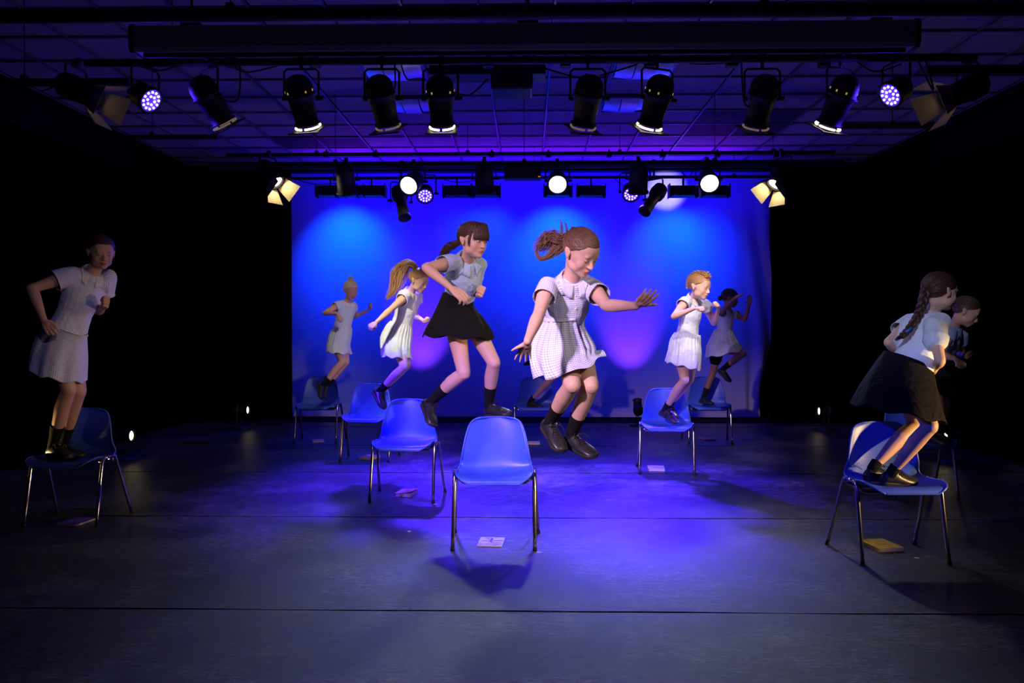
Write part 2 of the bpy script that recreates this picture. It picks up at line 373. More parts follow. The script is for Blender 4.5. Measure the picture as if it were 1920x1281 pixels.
# ------------------------------------------------------------------ the room
def floor_and_shell():
    base = MB().box((0, 5.0, -0.06), (5.6, 7.7, 0.05))
    f = struct(build(base, 'floor', M['black'], smooth=False))
    seams = [-2.6, -0.1, 1.95, 3.79, 5.70, 7.50, 9.31, 11.15, 12.6]
    for i in range(len(seams) - 1):
        a, b = seams[i] + 0.005, seams[i + 1] - 0.005
        mb = MB(); nx = 40; x0, x1 = -5.0, 5.0; vs = []
        rnd = random.Random(i)
        for k in range(nx + 1):
            x = x0 + (x1 - x0) * k / nx
            wv = 0.002 * math.sin(k * 1.3 + i) + rnd.uniform(-.0015, .0015)
            lift = 0.0025 + 0.0015 * math.sin(k * .7 + i * 2)
            vs += [(x, a + wv, -0.008), (x, a + wv, lift), (x, a + 0.02, 0), (x, b - 0.02, 0), (x, b + wv, 0.0), (x, b + wv, -0.008)]
        fs = []
        for k in range(nx):
            for j in range(5): q = k * 6 + j; fs.append((q, q + 6, q + 7, q + 1))
        mb.add(vs, fs); build(mb, 'floor_sheet', M['floor'], f, smooth=False)
    struct(build(MB().box((0, 12.75, 2.0), (5.6, .05, 2.05)), 'wall_back', M['wallblack'], smooth=False))
    struct(build(MB().box((-5.65, 5.0, 2.0), (.05, 7.7, 2.05)), 'wall_left', M['wallblack'], smooth=False))
    struct(build(MB().box((5.65, 5.0, 2.0), (.05, 7.7, 2.05)), 'wall_right', M['wallblack'], smooth=False))
    CZ = EYE + 2.54
    c = struct(build(MB().box((0, 5.0, CZ + .12), (5.6, 7.7, .03)), 'ceiling', M['wallblack'], smooth=False))
    tm = MB().box((0, 0, .012), (.286, .286, .009)).mesh('ceiling_tile', [M['tile']], False)
    tmd = MB().box((0, 0, .012), (.286, .286, .009)).mesh('ceiling_tile', [M['tiledark']], False)
    xs = [0.21 + .6 * (i + .5) for i in range(-9, 8)]; ys = [8.08 + .6 * (j + .5) for j in range(-10, 7)]
    LUM = [(-1.29, 8.98), (-1.29, 7.78), (1.11, 8.98), (1.11, 7.78)]
    for x in xs:
        for y in ys:
            if any(abs(x - a) < .1 and abs(y - b) < .1 for a, b in LUM): continue
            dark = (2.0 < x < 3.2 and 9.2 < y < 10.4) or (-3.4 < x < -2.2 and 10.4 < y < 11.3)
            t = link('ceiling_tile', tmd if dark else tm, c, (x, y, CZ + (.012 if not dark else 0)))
            t.rotation_euler = (random.uniform(-.003, .003), random.uniform(-.003, .003), 0)
    gx = MB().box((0, 5.9, 0), (.009, 6.5, .006)).mesh('ceiling_grid_bar', [M['grid']], False)
    for i in range(-9, 9):
        link('ceiling_grid_bar', gx, c, (0.21 + .6 * i, 0, CZ))
    gy = MB().box((0, 0, 0), (5.2, .009, .006)).mesh('ceiling_grid_bar', [M['grid']], False)
    for j in range(-10, 8):
        link('ceiling_grid_bar', gy, c, (0, 8.08 + .6 * j, CZ + .0005))
    for i, (x, y) in enumerate(LUM):
        t = thing('ceiling_luminaire', ['recessed curved-panel ceiling light, left of the two further from the camera', 'recessed curved-panel ceiling light behind the fourth hanging lantern, nearer of the left pair',
                  'recessed curved-panel ceiling light, right of the two further from the camera', 'recessed curved-panel ceiling light, nearer of the right pair'][i], 'ceiling light', (x, y, CZ), 'recessed ceiling lights')
        mb = MB()
        for sx in (-1, 1): mb.box((x + sx * .285, y, CZ - .005), (.012, .29, .02)); mb.box((x, y + sx * .285, CZ - .005), (.29, .012, .02))
        build(mb, 'frame', M['grid'], t, False)
        for k, (a, b) in enumerate(((-.27, -.10), (-.09, .09), (.10, .27))):
            rows = []
            for q in range(9):
                v = y - .27 + .54 * q / 8; sag = .05 * (1 - ((q - 4) / 4) ** 2)
                zz = CZ - .005 - sag - (.02 if k == 1 else 0)
                rows.append([(x + a, v, zz), (x + b, v, zz - (.02 if k == 0 else -.02 if k == 2 else 0)), (x + b, v, zz + .01), (x + a, v, zz + .01)])
            mb = MB().loft(rows); build(mb, 'reflector_panel', M['gloss_white'], t)
floor_and_shell()

def drape(name, x0, x1, y0, y1, z0, z1, m, amp, period, label, cat='curtain', nz=8, group=None):
    "hanging cloth from (x0,y0) to (x1,y1) with vertical folds that deepen towards the hem"
    Ld = math.hypot(x1 - x0, y1 - y0); n = max(12, int(Ld / period * 12)); ux, uy = (x1 - x0) / Ld, (y1 - y0) / Ld
    nx_, ny_ = -uy, ux; mb = MB(); vs = []; rnd = random.Random(hash(label) % 1000 if False else len(label))
    ph = [rnd.uniform(0, 6.28) for _ in range(4)]
    for k in range(nz + 1):
        q = k / nz; z = z1 + (z0 - z1) * q
        for i in range(n + 1):
            s = Ld * i / n
            d = amp * (.45 + .55 * q) * (math.sin(2 * math.pi * s / period + ph[0] + .6 * math.sin(s * 1.7 + ph[1])) + .4 * math.sin(2 * math.pi * s / period * 2.3 + ph[2] + q))
            vs.append((x0 + ux * s + nx_ * d, y0 + uy * s + ny_ * d, z))
    fs = [(k * (n + 1) + i, k * (n + 1) + i + 1, (k + 1) * (n + 1) + i + 1, (k + 1) * (n + 1) + i) for k in range(nz) for i in range(n)]
    mb.add(vs, fs); o = build(mb, name, m, None, True, 0); solidify(o, 0.004); tag(o, label, cat, group); return o

def cyclorama():
    t = thing('backdrop_cloth', 'wide pale cyclorama cloth across the rear of the stage, washed blue', 'backdrop', (0, 12.2, 0))
    x0, x1, z0, z1, n, nz = -3.85, 3.66, 0.045, 3.76, 150, 26; vs = []
    for k in range(nz + 1):
        q = k / nz; z = z0 + (z1 - z0) * (1 - q)
        for i in range(n + 1):
            s = i / n; x = x0 + (x1 - x0) * s
            d = .006 * math.sin(x * 4.1 + .5) + .005 * math.sin(x * 9.3 + 1.3 * math.sin(z)) * q
            e = max(0, (s - .94) / .06)       # loose folds at the right-hand edge
            d += e * .10 * math.sin(x * 22 + z * 2.6) * q; xx = x - e * .18 * q * q * math.sin(z * 2.2 + 1)
            e2 = max(0, (.03 - s) / .03); d += e2 * .03 * math.sin(x * 30)
            vs.append((xx, 12.2 + d, z))
    fs = [(k * (n + 1) + i, k * (n + 1) + i + 1, (k + 1) * (n + 1) + i + 1, (k + 1) * (n + 1) + i) for k in range(nz) for i in range(n)]
    o = build(MB().add(vs, fs), 'cloth', M['cyc'], t, True, 0)
    mb = MB().box((-.1, 12.17, .065), (3.6, .014, .035)); build(mb, 'hem_sleeve', M['hem'], t, False)
    build(MB().cyl((x0, 12.2, z1), (x1, 12.2, z1), .02, n=10), 'top_batten', M['pipe'], t)
cyclorama()
for sgn, side in ((-1, 'left'), (1, 'right')):
    drape('stage_curtain', sgn * 4.95, sgn * (3.53 if sgn < 0 else 3.60), 11.9, 11.9, 0.01, 3.72, M['velvet'], .05, .3, 'black masking curtain covering the %s edge of the blue backdrop' % side, group='black masking curtains')
    drape('wing_curtain', sgn * 5.0, sgn * 5.0, 3.0, 11.8, 0.01, 3.35, M['velvet'], .05, .35, 'long black curtain hanging along the %s side of the stage' % side, group='black masking curtains')
# black strip of bare floor behind the last sheet seam
o = build(MB().box((0, 11.95, .006), (5.0, .30, .006)), 'floor_trim', M['wallblack'], None, False); struct(o); o.name = 'trim_1'

# ------------------------------------------------------------------ bars, screen case, overhead things
def pipe(name, label, a, b, r, cat='pipe', group='lighting bars', hangers=()):
    t = thing(name, label, cat, (Vector(a) + Vector(b)) / 2, group)
    build(MB().cyl(a, b, r, n=14), 'tube', M['pipe'], t)
    for h in hangers:
        p = Vector(a).lerp(Vector(b), h); mb = MB().cyl(p + Vector((0, 0, r)), (p.x, p.y, 3.86), .0035, n=6)
        mb.box(p + Vector((0, 0, r)), (.02, .025, .02)); build(mb, 'hanger', M['pipe'], t)
    return t
def hbar(name, label, x0, x1, py, Y, r, hangers=()):
    z = at(990, py, Y).z
    return pipe(name, label, (at(x0, py, Y).x, Y, z), (at(x1, py, Y).x, Y, z), r, hangers=hangers)
hbar('lighting_bar', 'thick black bar spanning the very top of the view', -300, 2200, 23, 4.4, .038, (.3, .7))
hbar('lighting_bar', 'black bar just under the screen case carrying the front lanterns', 160, 1830, 113, BAR_F_Y, .026, (.1, .5, .9))
hbar('lighting_bar', 'slim grey bar just above the thick rear bar', 425, 1565, 288, 9.8, .022, (.15, .4, .65, .9))
hbar('lighting_bar', 'thick rear bar carrying the white-lit lanterns', 395, 1580, 309, BAR_B_Y, .040, (.2, .5, .8))
hbar('lighting_bar', 'rearmost bar carrying the row of flood boxes', 540, 1470, 333, 11.15, .022, (.1, .5, .9))
hbar('lighting_bar', 'short bar end running out of the frame at upper left', -250, 245, 149, 5.8, .030, (.6,))
hbar('lighting_bar', 'short bar end running out of the frame at upper right', 1735, 2200, 135, 5.8, .030, (.4,))
hbar('lighting_bar', 'short dark bar low on the left under the ceiling', 165, 408, 254, 7.6, .024, (.5,))
hbar('lighting_bar', 'short dark bar low on the right under the ceiling', 1556, 1790, 240, 7.6, .024, (.5,))
def screen_case():
    Y = 4.8; zc = at(990, 73, Y).z; a, b = at(256, 73, Y).x, at(1712, 70, Y).x
    t = thing('projection_screen_case', 'long purple-grey roller screen case hanging across the stage front', 'screen case', ((a + b) / 2, Y, zc))
    prof = [(-.07, -.055), (-.05, -.078), (.05, -.078), (.075, -.05), (.075, .06), (.055, .078), (-.05, .078), (-.072, .06)]
    build(MB().loft([[(x, Y + p[0], zc + p[1]) for p in prof] for x in (a, b)]), 'housing', M['screen_case'], t, False)
    for x in (a, b):
        build(MB().loft([[(x + d, Y + p[0] * 1.08, zc + p[1] * 1.08) for p in prof] for d in (-.012, .012)]), 'end_cap', M['black'], t, False)
    build(MB().cyl((a + .05, Y - .01, zc - .088), (b - .05, Y - .01, zc - .088), .013, n=10), 'bottom_batten', M['black'], t)
    for px in (360, 990, 1650):
        x = at(px, 40, Y).x; mb = MB().box((x, Y, zc + .09), (.06, .03, .012)); mb.cyl((x, Y, zc + .09), (x, Y, 3.86), .008, n=8)
        build(mb, 'hanger', M['black'], t, False)
screen_case()
def projector():
    c = at(960, 158, 6.6)
    t = thing('ceiling_projector', 'dark projector box hanging under the ceiling at the centre', 'projector', c)
    mb = MB().box(c, (.17, .15, .08)); o = build(mb, 'body', M['steel_black'], t, False)
    bv = o.modifiers.new('b', 'BEVEL'); bv.width = .02; bv.segments = 3
    build(MB().cyl(c + Vector((.08, -.15, .0)), c + Vector((.08, -.18, 0)), .04, n=20), 'lens', M['lens_dark'], t)
    build(MB().cyl(c + Vector((0, 0, .08)), (c.x, c.y, 3.86), .025, n=12), 'pole', M['steel_black'], t)
    c2 = at(915, 133, 7.0)
    t = thing('equipment_box', 'long black box fixed under the ceiling beside the projector', 'box', c2)
    build(MB().box(c2, (.5, .12, .065)), 'body', M['black'], t, False)
    for s in (-.4, .4): build(MB().cyl(c2 + Vector((s, 0, .06)), (c2.x + s, c2.y, 3.86), .008, n=8), 'hanger', M['black'], t)
    c3 = at(980, 326, 8.4)
    t = thing('dimmer_box', 'black box with tiny orange lights clamped on the rear bar', 'box', c3)
    build(MB().box(c3, (.19, .08, .06)), 'body', M['black'], t, False)
    build(MB().box(c3 + Vector((0, .02, .09)), (.03, .03, .04)), 'clamp', M['black'], t, False)
    for dx in (.165, .18): build(MB().box(c3 + Vector((dx, -.082, -.045)), (.004, .003, .004)), 'indicator', M['red_dot'], t, False)
    # loose thread of foil dangling from the ceiling
    p0 = at(990, 180, 9.0); mb = MB().tube([(p0.x, p0.y, 3.86), p0, at(993, 228, 9.0), at(997, 240, 9.0), at(1001, 262, 9.0)], .0035, 6)
    tag(build(mb, 'hanging_thread', M['gloss_white']), 'thin shiny thread dangling from the ceiling at the centre', 'thread')
projector()

# ------------------------------------------------------------------ lanterns
def lathe(prof, n=28):
    "profile (r, z) revolved about z; returns MB"
    return MB().loft([[(r * math.cos(2 * math.pi * j / n), r * math.sin(2 * math.pi * j / n), z) for j in range(n)] for r, z in prof])
def yoke_mesh(w, h, name='yoke'):
    mb = MB()
    pts = [(-w, 0, 0), (-w, 0, h - .02), (-w + .02, 0, h), (w - .02, 0, h), (w, 0, h - .02), (w, 0, 0)]
    mb.tube(pts, .008, 8); mb.cyl((-w - .012, 0, 0), (-w + .02, 0, 0), .014, n=10); mb.cyl((w - .02, 0, 0), (w + .03, 0, 0), .014, n=10)
    return mb.mesh(name, [M['steel_black']])
def clamp_mesh(gap):
    mb = MB().cyl((0, 0, 0), (0, 0, gap), .011, n=10); mb.box((0, 0, gap + .01), (.02, .03, .022)); mb.box((0, .03, gap + .035), (.018, .01, .03))
    mb.cyl((0, -.05, gap + .02), (0, -.02, gap + .02), .008, n=8)
    return mb.mesh('hook_clamp', [M['steel_black']], True)
MESH = {}
def mk():
    # par can: rear dome, vent collar, tapering snoot (beam along -z, pivot at 0)
    MESH['can'] = lathe([(.001, .160), (.035, .155), (.062, .142), (.082, .120), (.092, .092), (.095, .06), (.095, .035), (.100, .033), (.100, .022), (.093, .02), (.088, -.02), (.080, -.10), (.077, -.165), (.090, -.167), (.090, -.175), (.074, -.176), (.070, -.02), (.001, -.01)]).mesh('can_body', [M['steel_black']])
    mb = MB()
    for a, b in (((-.1, -.1), (.1, -.078)), ((-.1, .078), (.1, .1)), ((-.1, -.078), (-.078, .078)), ((.078, -.078), (.1, .078))):
        mb.box(((a[0] + b[0]) / 2, (a[1] + b[1]) / 2, -.212), ((b[0] - a[0]) / 2 * (1.12 if b[0] - a[0] > .1 else 1), (b[1] - a[1]) / 2 * (1.12 if b[1] - a[1] > .1 else 1), .004))
    n = 24     # plate between the round opening and the square edge
    ring = [(.078 * math.cos(2 * math.pi * j / n), .078 * math.sin(2 * math.pi * j / n), -.212) for j in range(n)]
    sq = []
    for j in range(n):
        c, s_ = math.cos(2 * math.pi * j / n), math.sin(2 * math.pi * j / n); k = .079 / max(abs(c), abs(s_)); sq.append((c * k, s_ * k, -.212))
    mb.loft([ring, sq], (False, False)); MESH['frame'] = mb.mesh('gel_frame', [M['steel_black']], False)
    for key, m in (('gap1', 'rim_lit'), ('gap0', 'rim_dim')):  # emissive ring arcs stand in for lamplight leaking at the gel frame
        mb = MB()
        for k in range(4):
            pts = [(.085 * math.cos(a), .085 * math.sin(a), -.192) for a in [k * math.pi / 2 + .13 + (math.pi / 2 - .26) * q / 8 for q in range(9)]]
            mb.tube(pts, .007, 6)
        MESH[key] = mb.mesh('leak_glow', [M[m]])
    for key, m in (('lens1', 'lens_warm'), ('lens0', 'lens_dark'), ('lensw', 'lens_white'), ('lenshot', 'lens_hot'), ('lenslow', 'lens_low')):
        MESH[key] = lathe([(.001, -.155), (.05, -.153), (.070, -.147), (.070, -.14), (.001, -.14)]).mesh('lens', [M[m]])
    mb = MB()
    for k in range(9):
        a = k * 2 * math.pi / 9; mb.box((.0945 * math.cos(a), .0945 * math.sin(a), .055), (.0035, .005, .007), Matrix.Rotation(a, 3, 'Z')) if k % 2 == 0 or k == 5 else None
    MESH['vent'] = mb.mesh('vent_hole', [M['vent_lit']], False)
    MESH['yoke'] = yoke_mesh(.118, .20); MESH['yoke2'] = yoke_mesh(.125, .165)
    # fresnel box for the back bar (lens almost fills the front)
    MESH['fres'] = lathe([(.001, .15), (.05, .145), (.08, .12), (.095, .07), (.1, .0), (.1, -.13), (.112, -.132), (.112, -.155), (.093, -.156), (.090, -.12), (.001, -.11)]).mesh('can_body', [M['steel_black']])
    for key, m in (('fl1', 'lens_white'), ('fl0', 'lens_dark')):
        MESH[key] = lathe([(.001, -.160), (.045, -.157), (.089, -.142), (.089, -.125), (.001, -.125)]).mesh('lens', [M[m]])
    # profile spot
    MESH['prof'] = lathe([(.001, .20), (.05, .195), (.075, .17), (.085, .10), (.08, .04), (.06, .02), (.055, -.10), (.062, -.11), (.062, -.20), (.07, -.205), (.07, -.225), (.055, -.226), (.05, -.15), (.001, -.14)]).mesh('can_body', [M['steel_black']])
    MESH['proflens'] = lathe([(.001, -.175), (.05, -.17), (.05, -.16), (.001, -.16)]).mesh('lens', [M['lens_dark']])
    # led par
    MESH['led'] = lathe([(.001, .10), (.06, .095), (.085, .06), (.088, -.04), (.095, -.042), (.095, -.062), (.08, -.063), (.078, -.05), (.001, -.05)]).mesh('can_body', [M['steel_black']])
    MESH['ledface'] = lathe([(.001, -.056), (.078, -.056), (.078, -.051), (.001, -.051)]).mesh('lens_plate', [M['led_face']])
    mb = MB()
    for r, k, o in ((.030, 6, 0), (.060, 12, .26)):
        for j in range(k):
            a = 2 * math.pi * j / k + o; mb.ell((r * math.cos(a), r * math.sin(a), -.058), [(.0095, 0, 0), (0, .0095, 0), (0, 0, .007)], 8, 6)
    MESH['leds'] = mb.mesh('led_cluster', [M['led']])
    # barn door flap
    mb = MB().loft([[(-.075, 0, 0), (.075, 0, 0), (.075, .003, 0), (-.075, .003, 0)], [(-.11, 0, -.17), (.11, 0, -.17), (.11, .003, -.17), (-.11, .003, -.17)]])
    MESH['flap'] = mb.mesh('barn_door', [M['door_gold']], False)
    # cyc flood: shallow trapezoid box open in front (towards +y)
    mb = MB().loft([[(-.14, -.08, -.075), (.14, -.08, -.075), (.14, -.08, .055), (-.14, -.08, .055)], [(-.19, .07, -.095), (.19, .07, -.095), (.19, .07, .075), (-.19, .07, .075)]], (True, False))
    for s in (-1, 1): mb.box((s * .195, .01, -.01), (.006, .09, .095))
    MESH['flood'] = mb.mesh('housing', [M['steel_black']], False)
    MESH['floodplate'] = MB().box((0, -.085, -.077), (.11, .006, .006)).mesh('name_plate', [M['pipe']], False)
mk()
def aimq(d, up='Y'): return Vector(d).to_track_quat('-Z', up)
def lantern(name, label, cat, pivot, d, body, parts, group, barz=None, bary=None, yoke='yoke', yoff=0.0):
    "root Empty at the pivot; vertical yoke and clamp up to the bar, body turned to the beam direction"
    t = thing(name, label, cat, pivot, group)
    q = aimq(d)
    for pn, key in [('can_body', body)] + parts:
        o = link(pn, MESH[key], t); o.rotation_mode = 'QUATERNION'; o.rotation_quaternion = q
        if pn in ('vent_hole', 'led_cluster', 'leak_glow'): o['kind'] = 'stuff'
    yw = math.atan2(d[1], d[0]) - math.pi / 2 if abs(d[0]) > .35 * abs(d[1]) else 0
    if barz:
        yh = .20 if yoke == 'yoke' else .165; y = link('yoke', MESH[yoke], t); y.rotation_euler = (0, 0, yw); gap = barz - pivot.z - yh
        c = link('hook_clamp', clamp_mesh(max(gap, .01)), t, (0, 0, yh))
    return t
FL = ['first hanging lantern from the left, side lit blue, beside the left LED lamp', 'second hanging lantern from the left with a glowing rim',
      'third hanging lantern from the left, unlit, leaning right', 'hanging lantern with a glowing rim left of the ceiling projector',
      'unlit hanging lantern right of the ceiling projector', 'sixth hanging lantern from the left, glowing rim, leaning left',
      'unlit hanging lantern in front of the dark ceiling panel', 'rightmost hanging lantern of the front bar, side lit blue, glowing rim']
for i, (px, py, lx, lit) in enumerate(FRONT):
    p = at(px, py, BAR_F_Y); d = Vector((lx, .50, -.86))
    lantern('stage_lantern', FL[i], 'lantern', p, d, 'can', [('gel_frame', 'frame'), ('leak_glow', 'gap%d' % lit), ('lens', 'lens%d' % lit)] + ([('vent_hole', 'vent')] if lit else []), 'lanterns on the front bar', BAR_F_Z)
BL = [(648, 345, 0, 'unlit lantern at the left of the rear bar'), (775, 349, 1, 'white-lit lantern left on the rear bar beside an LED lamp'), (908, 343, 0, 'unlit lantern on the rear bar left of the black box'),
      (1045, 347, 1, 'white-lit lantern at the middle of the rear bar'), (1197, 343, 0, 'unlit lantern on the rear bar right of centre, before an LED lamp'), (1327, 345, 1, 'white-lit lantern at the right of the rear bar')]
for px, py, lit, lab in BL:
    p = at(px, py - 8, BAR_B_Y); d = Vector(((px - 990) / 900.0 * -.15 - (.25 if px == 775 else 0), -.85, -.42)) if lit else Vector((.02, .35, -.9))
    lantern('rear_lantern', lab, 'lantern', p, d, 'fres', [('lens', 'fl%d' % lit)], 'lanterns on the rear bar', BAR_B_Z, yoke='yoke2')
for px, py, dd, lab in ((752, 378, (.25, -.45, -.85), 'small profile spotlight hanging low left of centre on the rear bar'), (1226, 372, (-.55, -.5, -.75), 'profile spotlight tilted to the left, hanging low on the rear bar')):
    lantern('profile_spotlight', lab, 'spotlight', at(px, py, 8.56), Vector(dd), 'prof', [('lens', 'proflens')], 'profile spotlights on the rear bar', BAR_B_Z)
LL = ['round violet LED lamp at the upper left', 'round violet LED lamp at the upper right', 'violet LED lamp behind the left white-lit lantern', 'violet LED lamp behind the unlit rear lantern right of centre']
for i, (px, py, Y, aim, pw, dg) in enumerate(LEDS):
    p = at(px, py, Y); d = [Vector((.80, -.30, -.52)), Vector((-.80, -.30, -.52)), Vector((.1, -.8, -.6)), Vector((-.05, -.8, -.6))][i]
    lantern('led_par_lamp', LL[i], 'LED lamp', p - d * .05, d, 'led', [('lens_plate', 'ledface'), ('led_cluster', 'leds')], 'violet LED lamps', 3.2 if i < 2 else 3.1)
SL = ['side lantern with dim golden barn doors at far upper left', 'side lantern with dim golden barn doors at far upper right', 'side lantern with bright barn doors at the left end of the rear bars', 'side lantern with bright barn doors at the right end of the rear bars']
for i, (px, py, Y, tgt, pw) in enumerate(SIDE_TOP):
    p = at(px, py, Y); d = (Vector(tgt) - p).normalized()
    t = lantern('barn_door_lantern', SL[i], 'lantern', p - d * .10, d, 'can', [('lens', 'lenslow' if i < 2 else 'lenshot')], 'side lanterns with barn doors', 3.2, yoke='yoke2')
    q = aimq(d)
    for k in range(4):
        o = link('barn_door', MESH['flap'], t); o.rotation_mode = 'QUATERNION'
        r = Quaternion((0, 0, 1), k * math.pi / 2) @ Quaternion((1, 0, 0), math.radians(28))
        o.rotation_quaternion = q @ r; o.location = q @ (Quaternion((0, 0, 1), k * math.pi / 2) @ Vector((0, .085, -.165)))
for k, px in enumerate((620, 657, 697, 857, 912, 1046, 1108, 1281, 1340)):
    c = at(px, 357, 11.15); lab = ['leftmost', 'second', 'third', 'fourth', 'fifth', 'sixth', 'seventh', 'eighth', 'rightmost'][k] + ' black flood box from the left under the rearmost bar'
    t = thing('flood_lamp', lab, 'flood lamp', c, 'flood boxes over the backdrop')
    o = link('housing', MESH['flood'], t); o = link('name_plate', MESH['floodplate'], t)
    zb = at(990, 333, 11.15).z - c.z; link('hook_clamp', MB().box((0, 0, zb / 2 + .03), (.012, .02, zb / 2 - .01)).mesh('hook_clamp', [M['steel_black']], False), t)
# shin lights on the floor in the wings and the two pars behind the chairs
FLB = [('low lantern on the floor behind the far-left chair, its lens glinting', -4.22, 8.2), ('low lantern on the floor behind the far-right chairs, its lens glinting', 4.35, 8.2),
       ('small floor lantern in the dark left of the backdrop', -3.96, 10.9), ('small floor lantern in the dark right of the backdrop', 4.05, 10.9)]
def floor_lantern(label, x, y, d, lens, group):
    t = thing('floor_lantern', label, 'lantern', (x, y, 0), group)
    q = aimq(d); s = .72
    for pn, key in (('can_body', 'can'), ('lens', lens)):
        o = link(pn, MESH[key], t, (0, 0, .25)); o.rotation_mode = 'QUATERNION'; o.rotation_quaternion = q; o.scale = (s, s, s)
    mb = MB().box((0, 0, .008), (.11, .09, .008)); mb.tube([(-.01, -.085, .25), (-.01, -.085, .03), (-.01, -.07, .012), (-.01, .07, .012), (-.01, .085, .03), (-.01, .085, .25)], .007, 8)
    link('floor_stand', mb.mesh('floor_stand', [M['steel_black']]), t)
for lab, x, y in FLB:
    floor_lantern(lab, x, y, Vector((-1 if x > 0 else 1, -.10, .02)), 'lens1', 'floor lanterns in the wings')
floor_lantern('black floor lamp standing before the backdrop right of the centre jumper', 1.55, 11.3, Vector((0, .5, .85)), 'lens0', 'floor lamps before the backdrop')
floor_lantern('black floor lamp standing before the backdrop behind the dancer in the black skirt', -1.62, 11.3, Vector((0, .5, .85)), 'lens0', 'floor lamps before the backdrop')

# cables drooping off the bars: each its own thing
CAB = [((1248, 108, 5.5), (1310, 120, 5.5), (1410, 114, 5.5)), ((1390, 118, 5.5), (1395, 190, 5.45), (1408, 200, 5.45)), ((540, 118, 5.5), (470, 135, 5.5), (440, 128, 5.5)),
       ((845, 170, 5.5), (880, 178, 5.5), (915, 148, 5.5)), ((1020, 128, 5.5), (1085, 146, 5.5), (1100, 138, 5.5)), ((1125, 142, 5.5), (1190, 122, 5.5), (1200, 112, 5.5)),
       ((450, 115, 5.5), (447, 185, 5.5), (415, 187, 5.5)), ((740, 122, 5.5), (741, 160, 5.5), (735, 172, 5.5)), ((1600, 110, 5.6), (1640, 134, 5.6), (1690, 120, 5.6)), ((1720, 111, 5.45), (1750, 170, 5.45), (1735, 112, 5.45)),
       ((250, 112, 5.6), (300, 132, 5.6), (345, 114, 5.6)), ((75, 172, 5.8), (95, 165, 5.8), (112, 155, 5.8)),
       ((545, 332, 11.15), (600, 346, 11.15), (700, 332, 11.15)), ((820, 332, 11.15), (860, 342, 11.15), (930, 332, 11.15)), ((1150, 332, 11.15), (1170, 347, 11.15), (1200, 332, 11.15)), ((1270, 312, 8.6), (1290, 333, 8.6), (1303, 312, 8.6))]
CABL = ['black cable looping just left of the unlit lantern before the dark ceiling panel', 'black cable dropping down beside the unlit lantern before the dark ceiling panel', 'black cable drooping between the first and second hanging lanterns',
        'black cable curving right from the lantern left of the ceiling projector', 'black cable running left from the unlit lantern right of the projector', 'black cable running right from the unlit lantern right of the projector',
        'long black cable hanging beside the first, blue-lit lantern', 'black cable beside the third hanging lantern', 'black cable looping right of the rightmost hanging lantern', 'black cable hanging in a deep loop right of the upper right LED lamp',
        'black cable drooping between the upper left LED lamp and first lantern', 'short black cable under the upper left bar end', 'black cable along the left part of the rearmost bar', 'black cable looping over the fourth flood box', 'black cable near the unlit rear lantern right of centre', 'black cable beside the rightmost white-lit lantern']
for k, (a, b, c) in enumerate(CAB):
    pts = spline([at(*a), at(*b), at(*c)], 14); mb = MB().tube(pts, .006, 6)
    tag(build(mb, 'cable', M['rubber']), CABL[k], 'cable', 'cables under the front bar' if k < 12 else 'cables along the rear bars')
for k, px in enumerate((435, 590, 915, 1060, 1218, 1372, 1545, 612, 705, 922, 1028, 1142, 1242, 1345, 1455)):
    fr = k < 7; p = at(px, 117 if fr else 290, BAR_F_Y + .04 if fr else 9.75)
    mb = MB().box(p, (.035 if fr else .03, .03, .032)); mb.cyl(p, p + Vector((0, 0, .06)), .012, n=8)
    od = ['first', 'second', 'third', 'fourth', 'fifth', 'sixth', 'seventh', 'eighth'][k if fr else k - 7]
    tag(build(mb, 'socket_box', M['black'], None, False), '%s small black socket box from the left on the %s' % (od, 'front lantern bar' if fr else 'slim rear bar'), 'socket box', 'socket boxes on the front bar' if fr else 'socket boxes on the rear bar')

# ------------------------------------------------------------------ chairs
PROF = [(-.062, .416, .150), (-.060, .430, .176), (-.048, .444, .202), (-.02, .449, .222), (.03, .448, .233), (.10, .440, .238), (.19, .432, .238), (.255, .433, .235), (.295, .447, .230), (.318, .478, .225), (.330, .53, .217), (.338, .60, .205), (.346, .67, .190), (.354, .725, .172), (.360, .755, .150), (.363, .770, .118), (.364, .776, .085)]
def shell_mesh():
    nu, nv = 26, 40; pr = spline([Vector(p) for p in PROF], nv); vs = []
    for i, p in enumerate(pr):
        y, z, hw = p; t = i / nv
        back = min(1, max(0, (z - .44) / .10)) if y > .2 else 0
        front = min(1, max(0, (y + .058) / .10)) if y < .1 else 1
        for j in range(nu + 1):
            u = -1 + 2 * j / nu; au = abs(u)
            vs.append((hw * u, y - .055 * back * au ** 2.4 * (1 - .45 * max(0, (z - .6) / .18)), z + (1 - back) * (.026 * au ** 3.0 * front - .010 * (1 - au ** 2) * front)))
    fs = [(i * (nu + 1) + j, i * (nu + 1) + j + 1, (i + 1) * (nu + 1) + j + 1, (i + 1) * (nu + 1) + j) for i in range(nv) for j in range(nu)]
    mb = MB().add(vs, fs)
    edge = [Vector(vs[i * (nu + 1)]) for i in range(nv + 1)] + [Vector(vs[nv * (nu + 1) + j]) for j in range(1, nu + 1)] + [Vector(vs[i * (nu + 1) + nu]) for i in range(nv - 1, -1, -1)] + [Vector(vs[j]) for j in range(nu - 1, 0, -1)]
    mb.tube(edge + [edge[0]], .0055, 8)
    me = mb.mesh('seat_shell', [M['chair']]); return me
def leg_mesh(pts):
    return MB().tube(spline([Vector(p) for p in pts], 10), .0115, 10).mesh('leg', [M['chrome']])
CH = {}
CH['shell'] = shell_mesh()
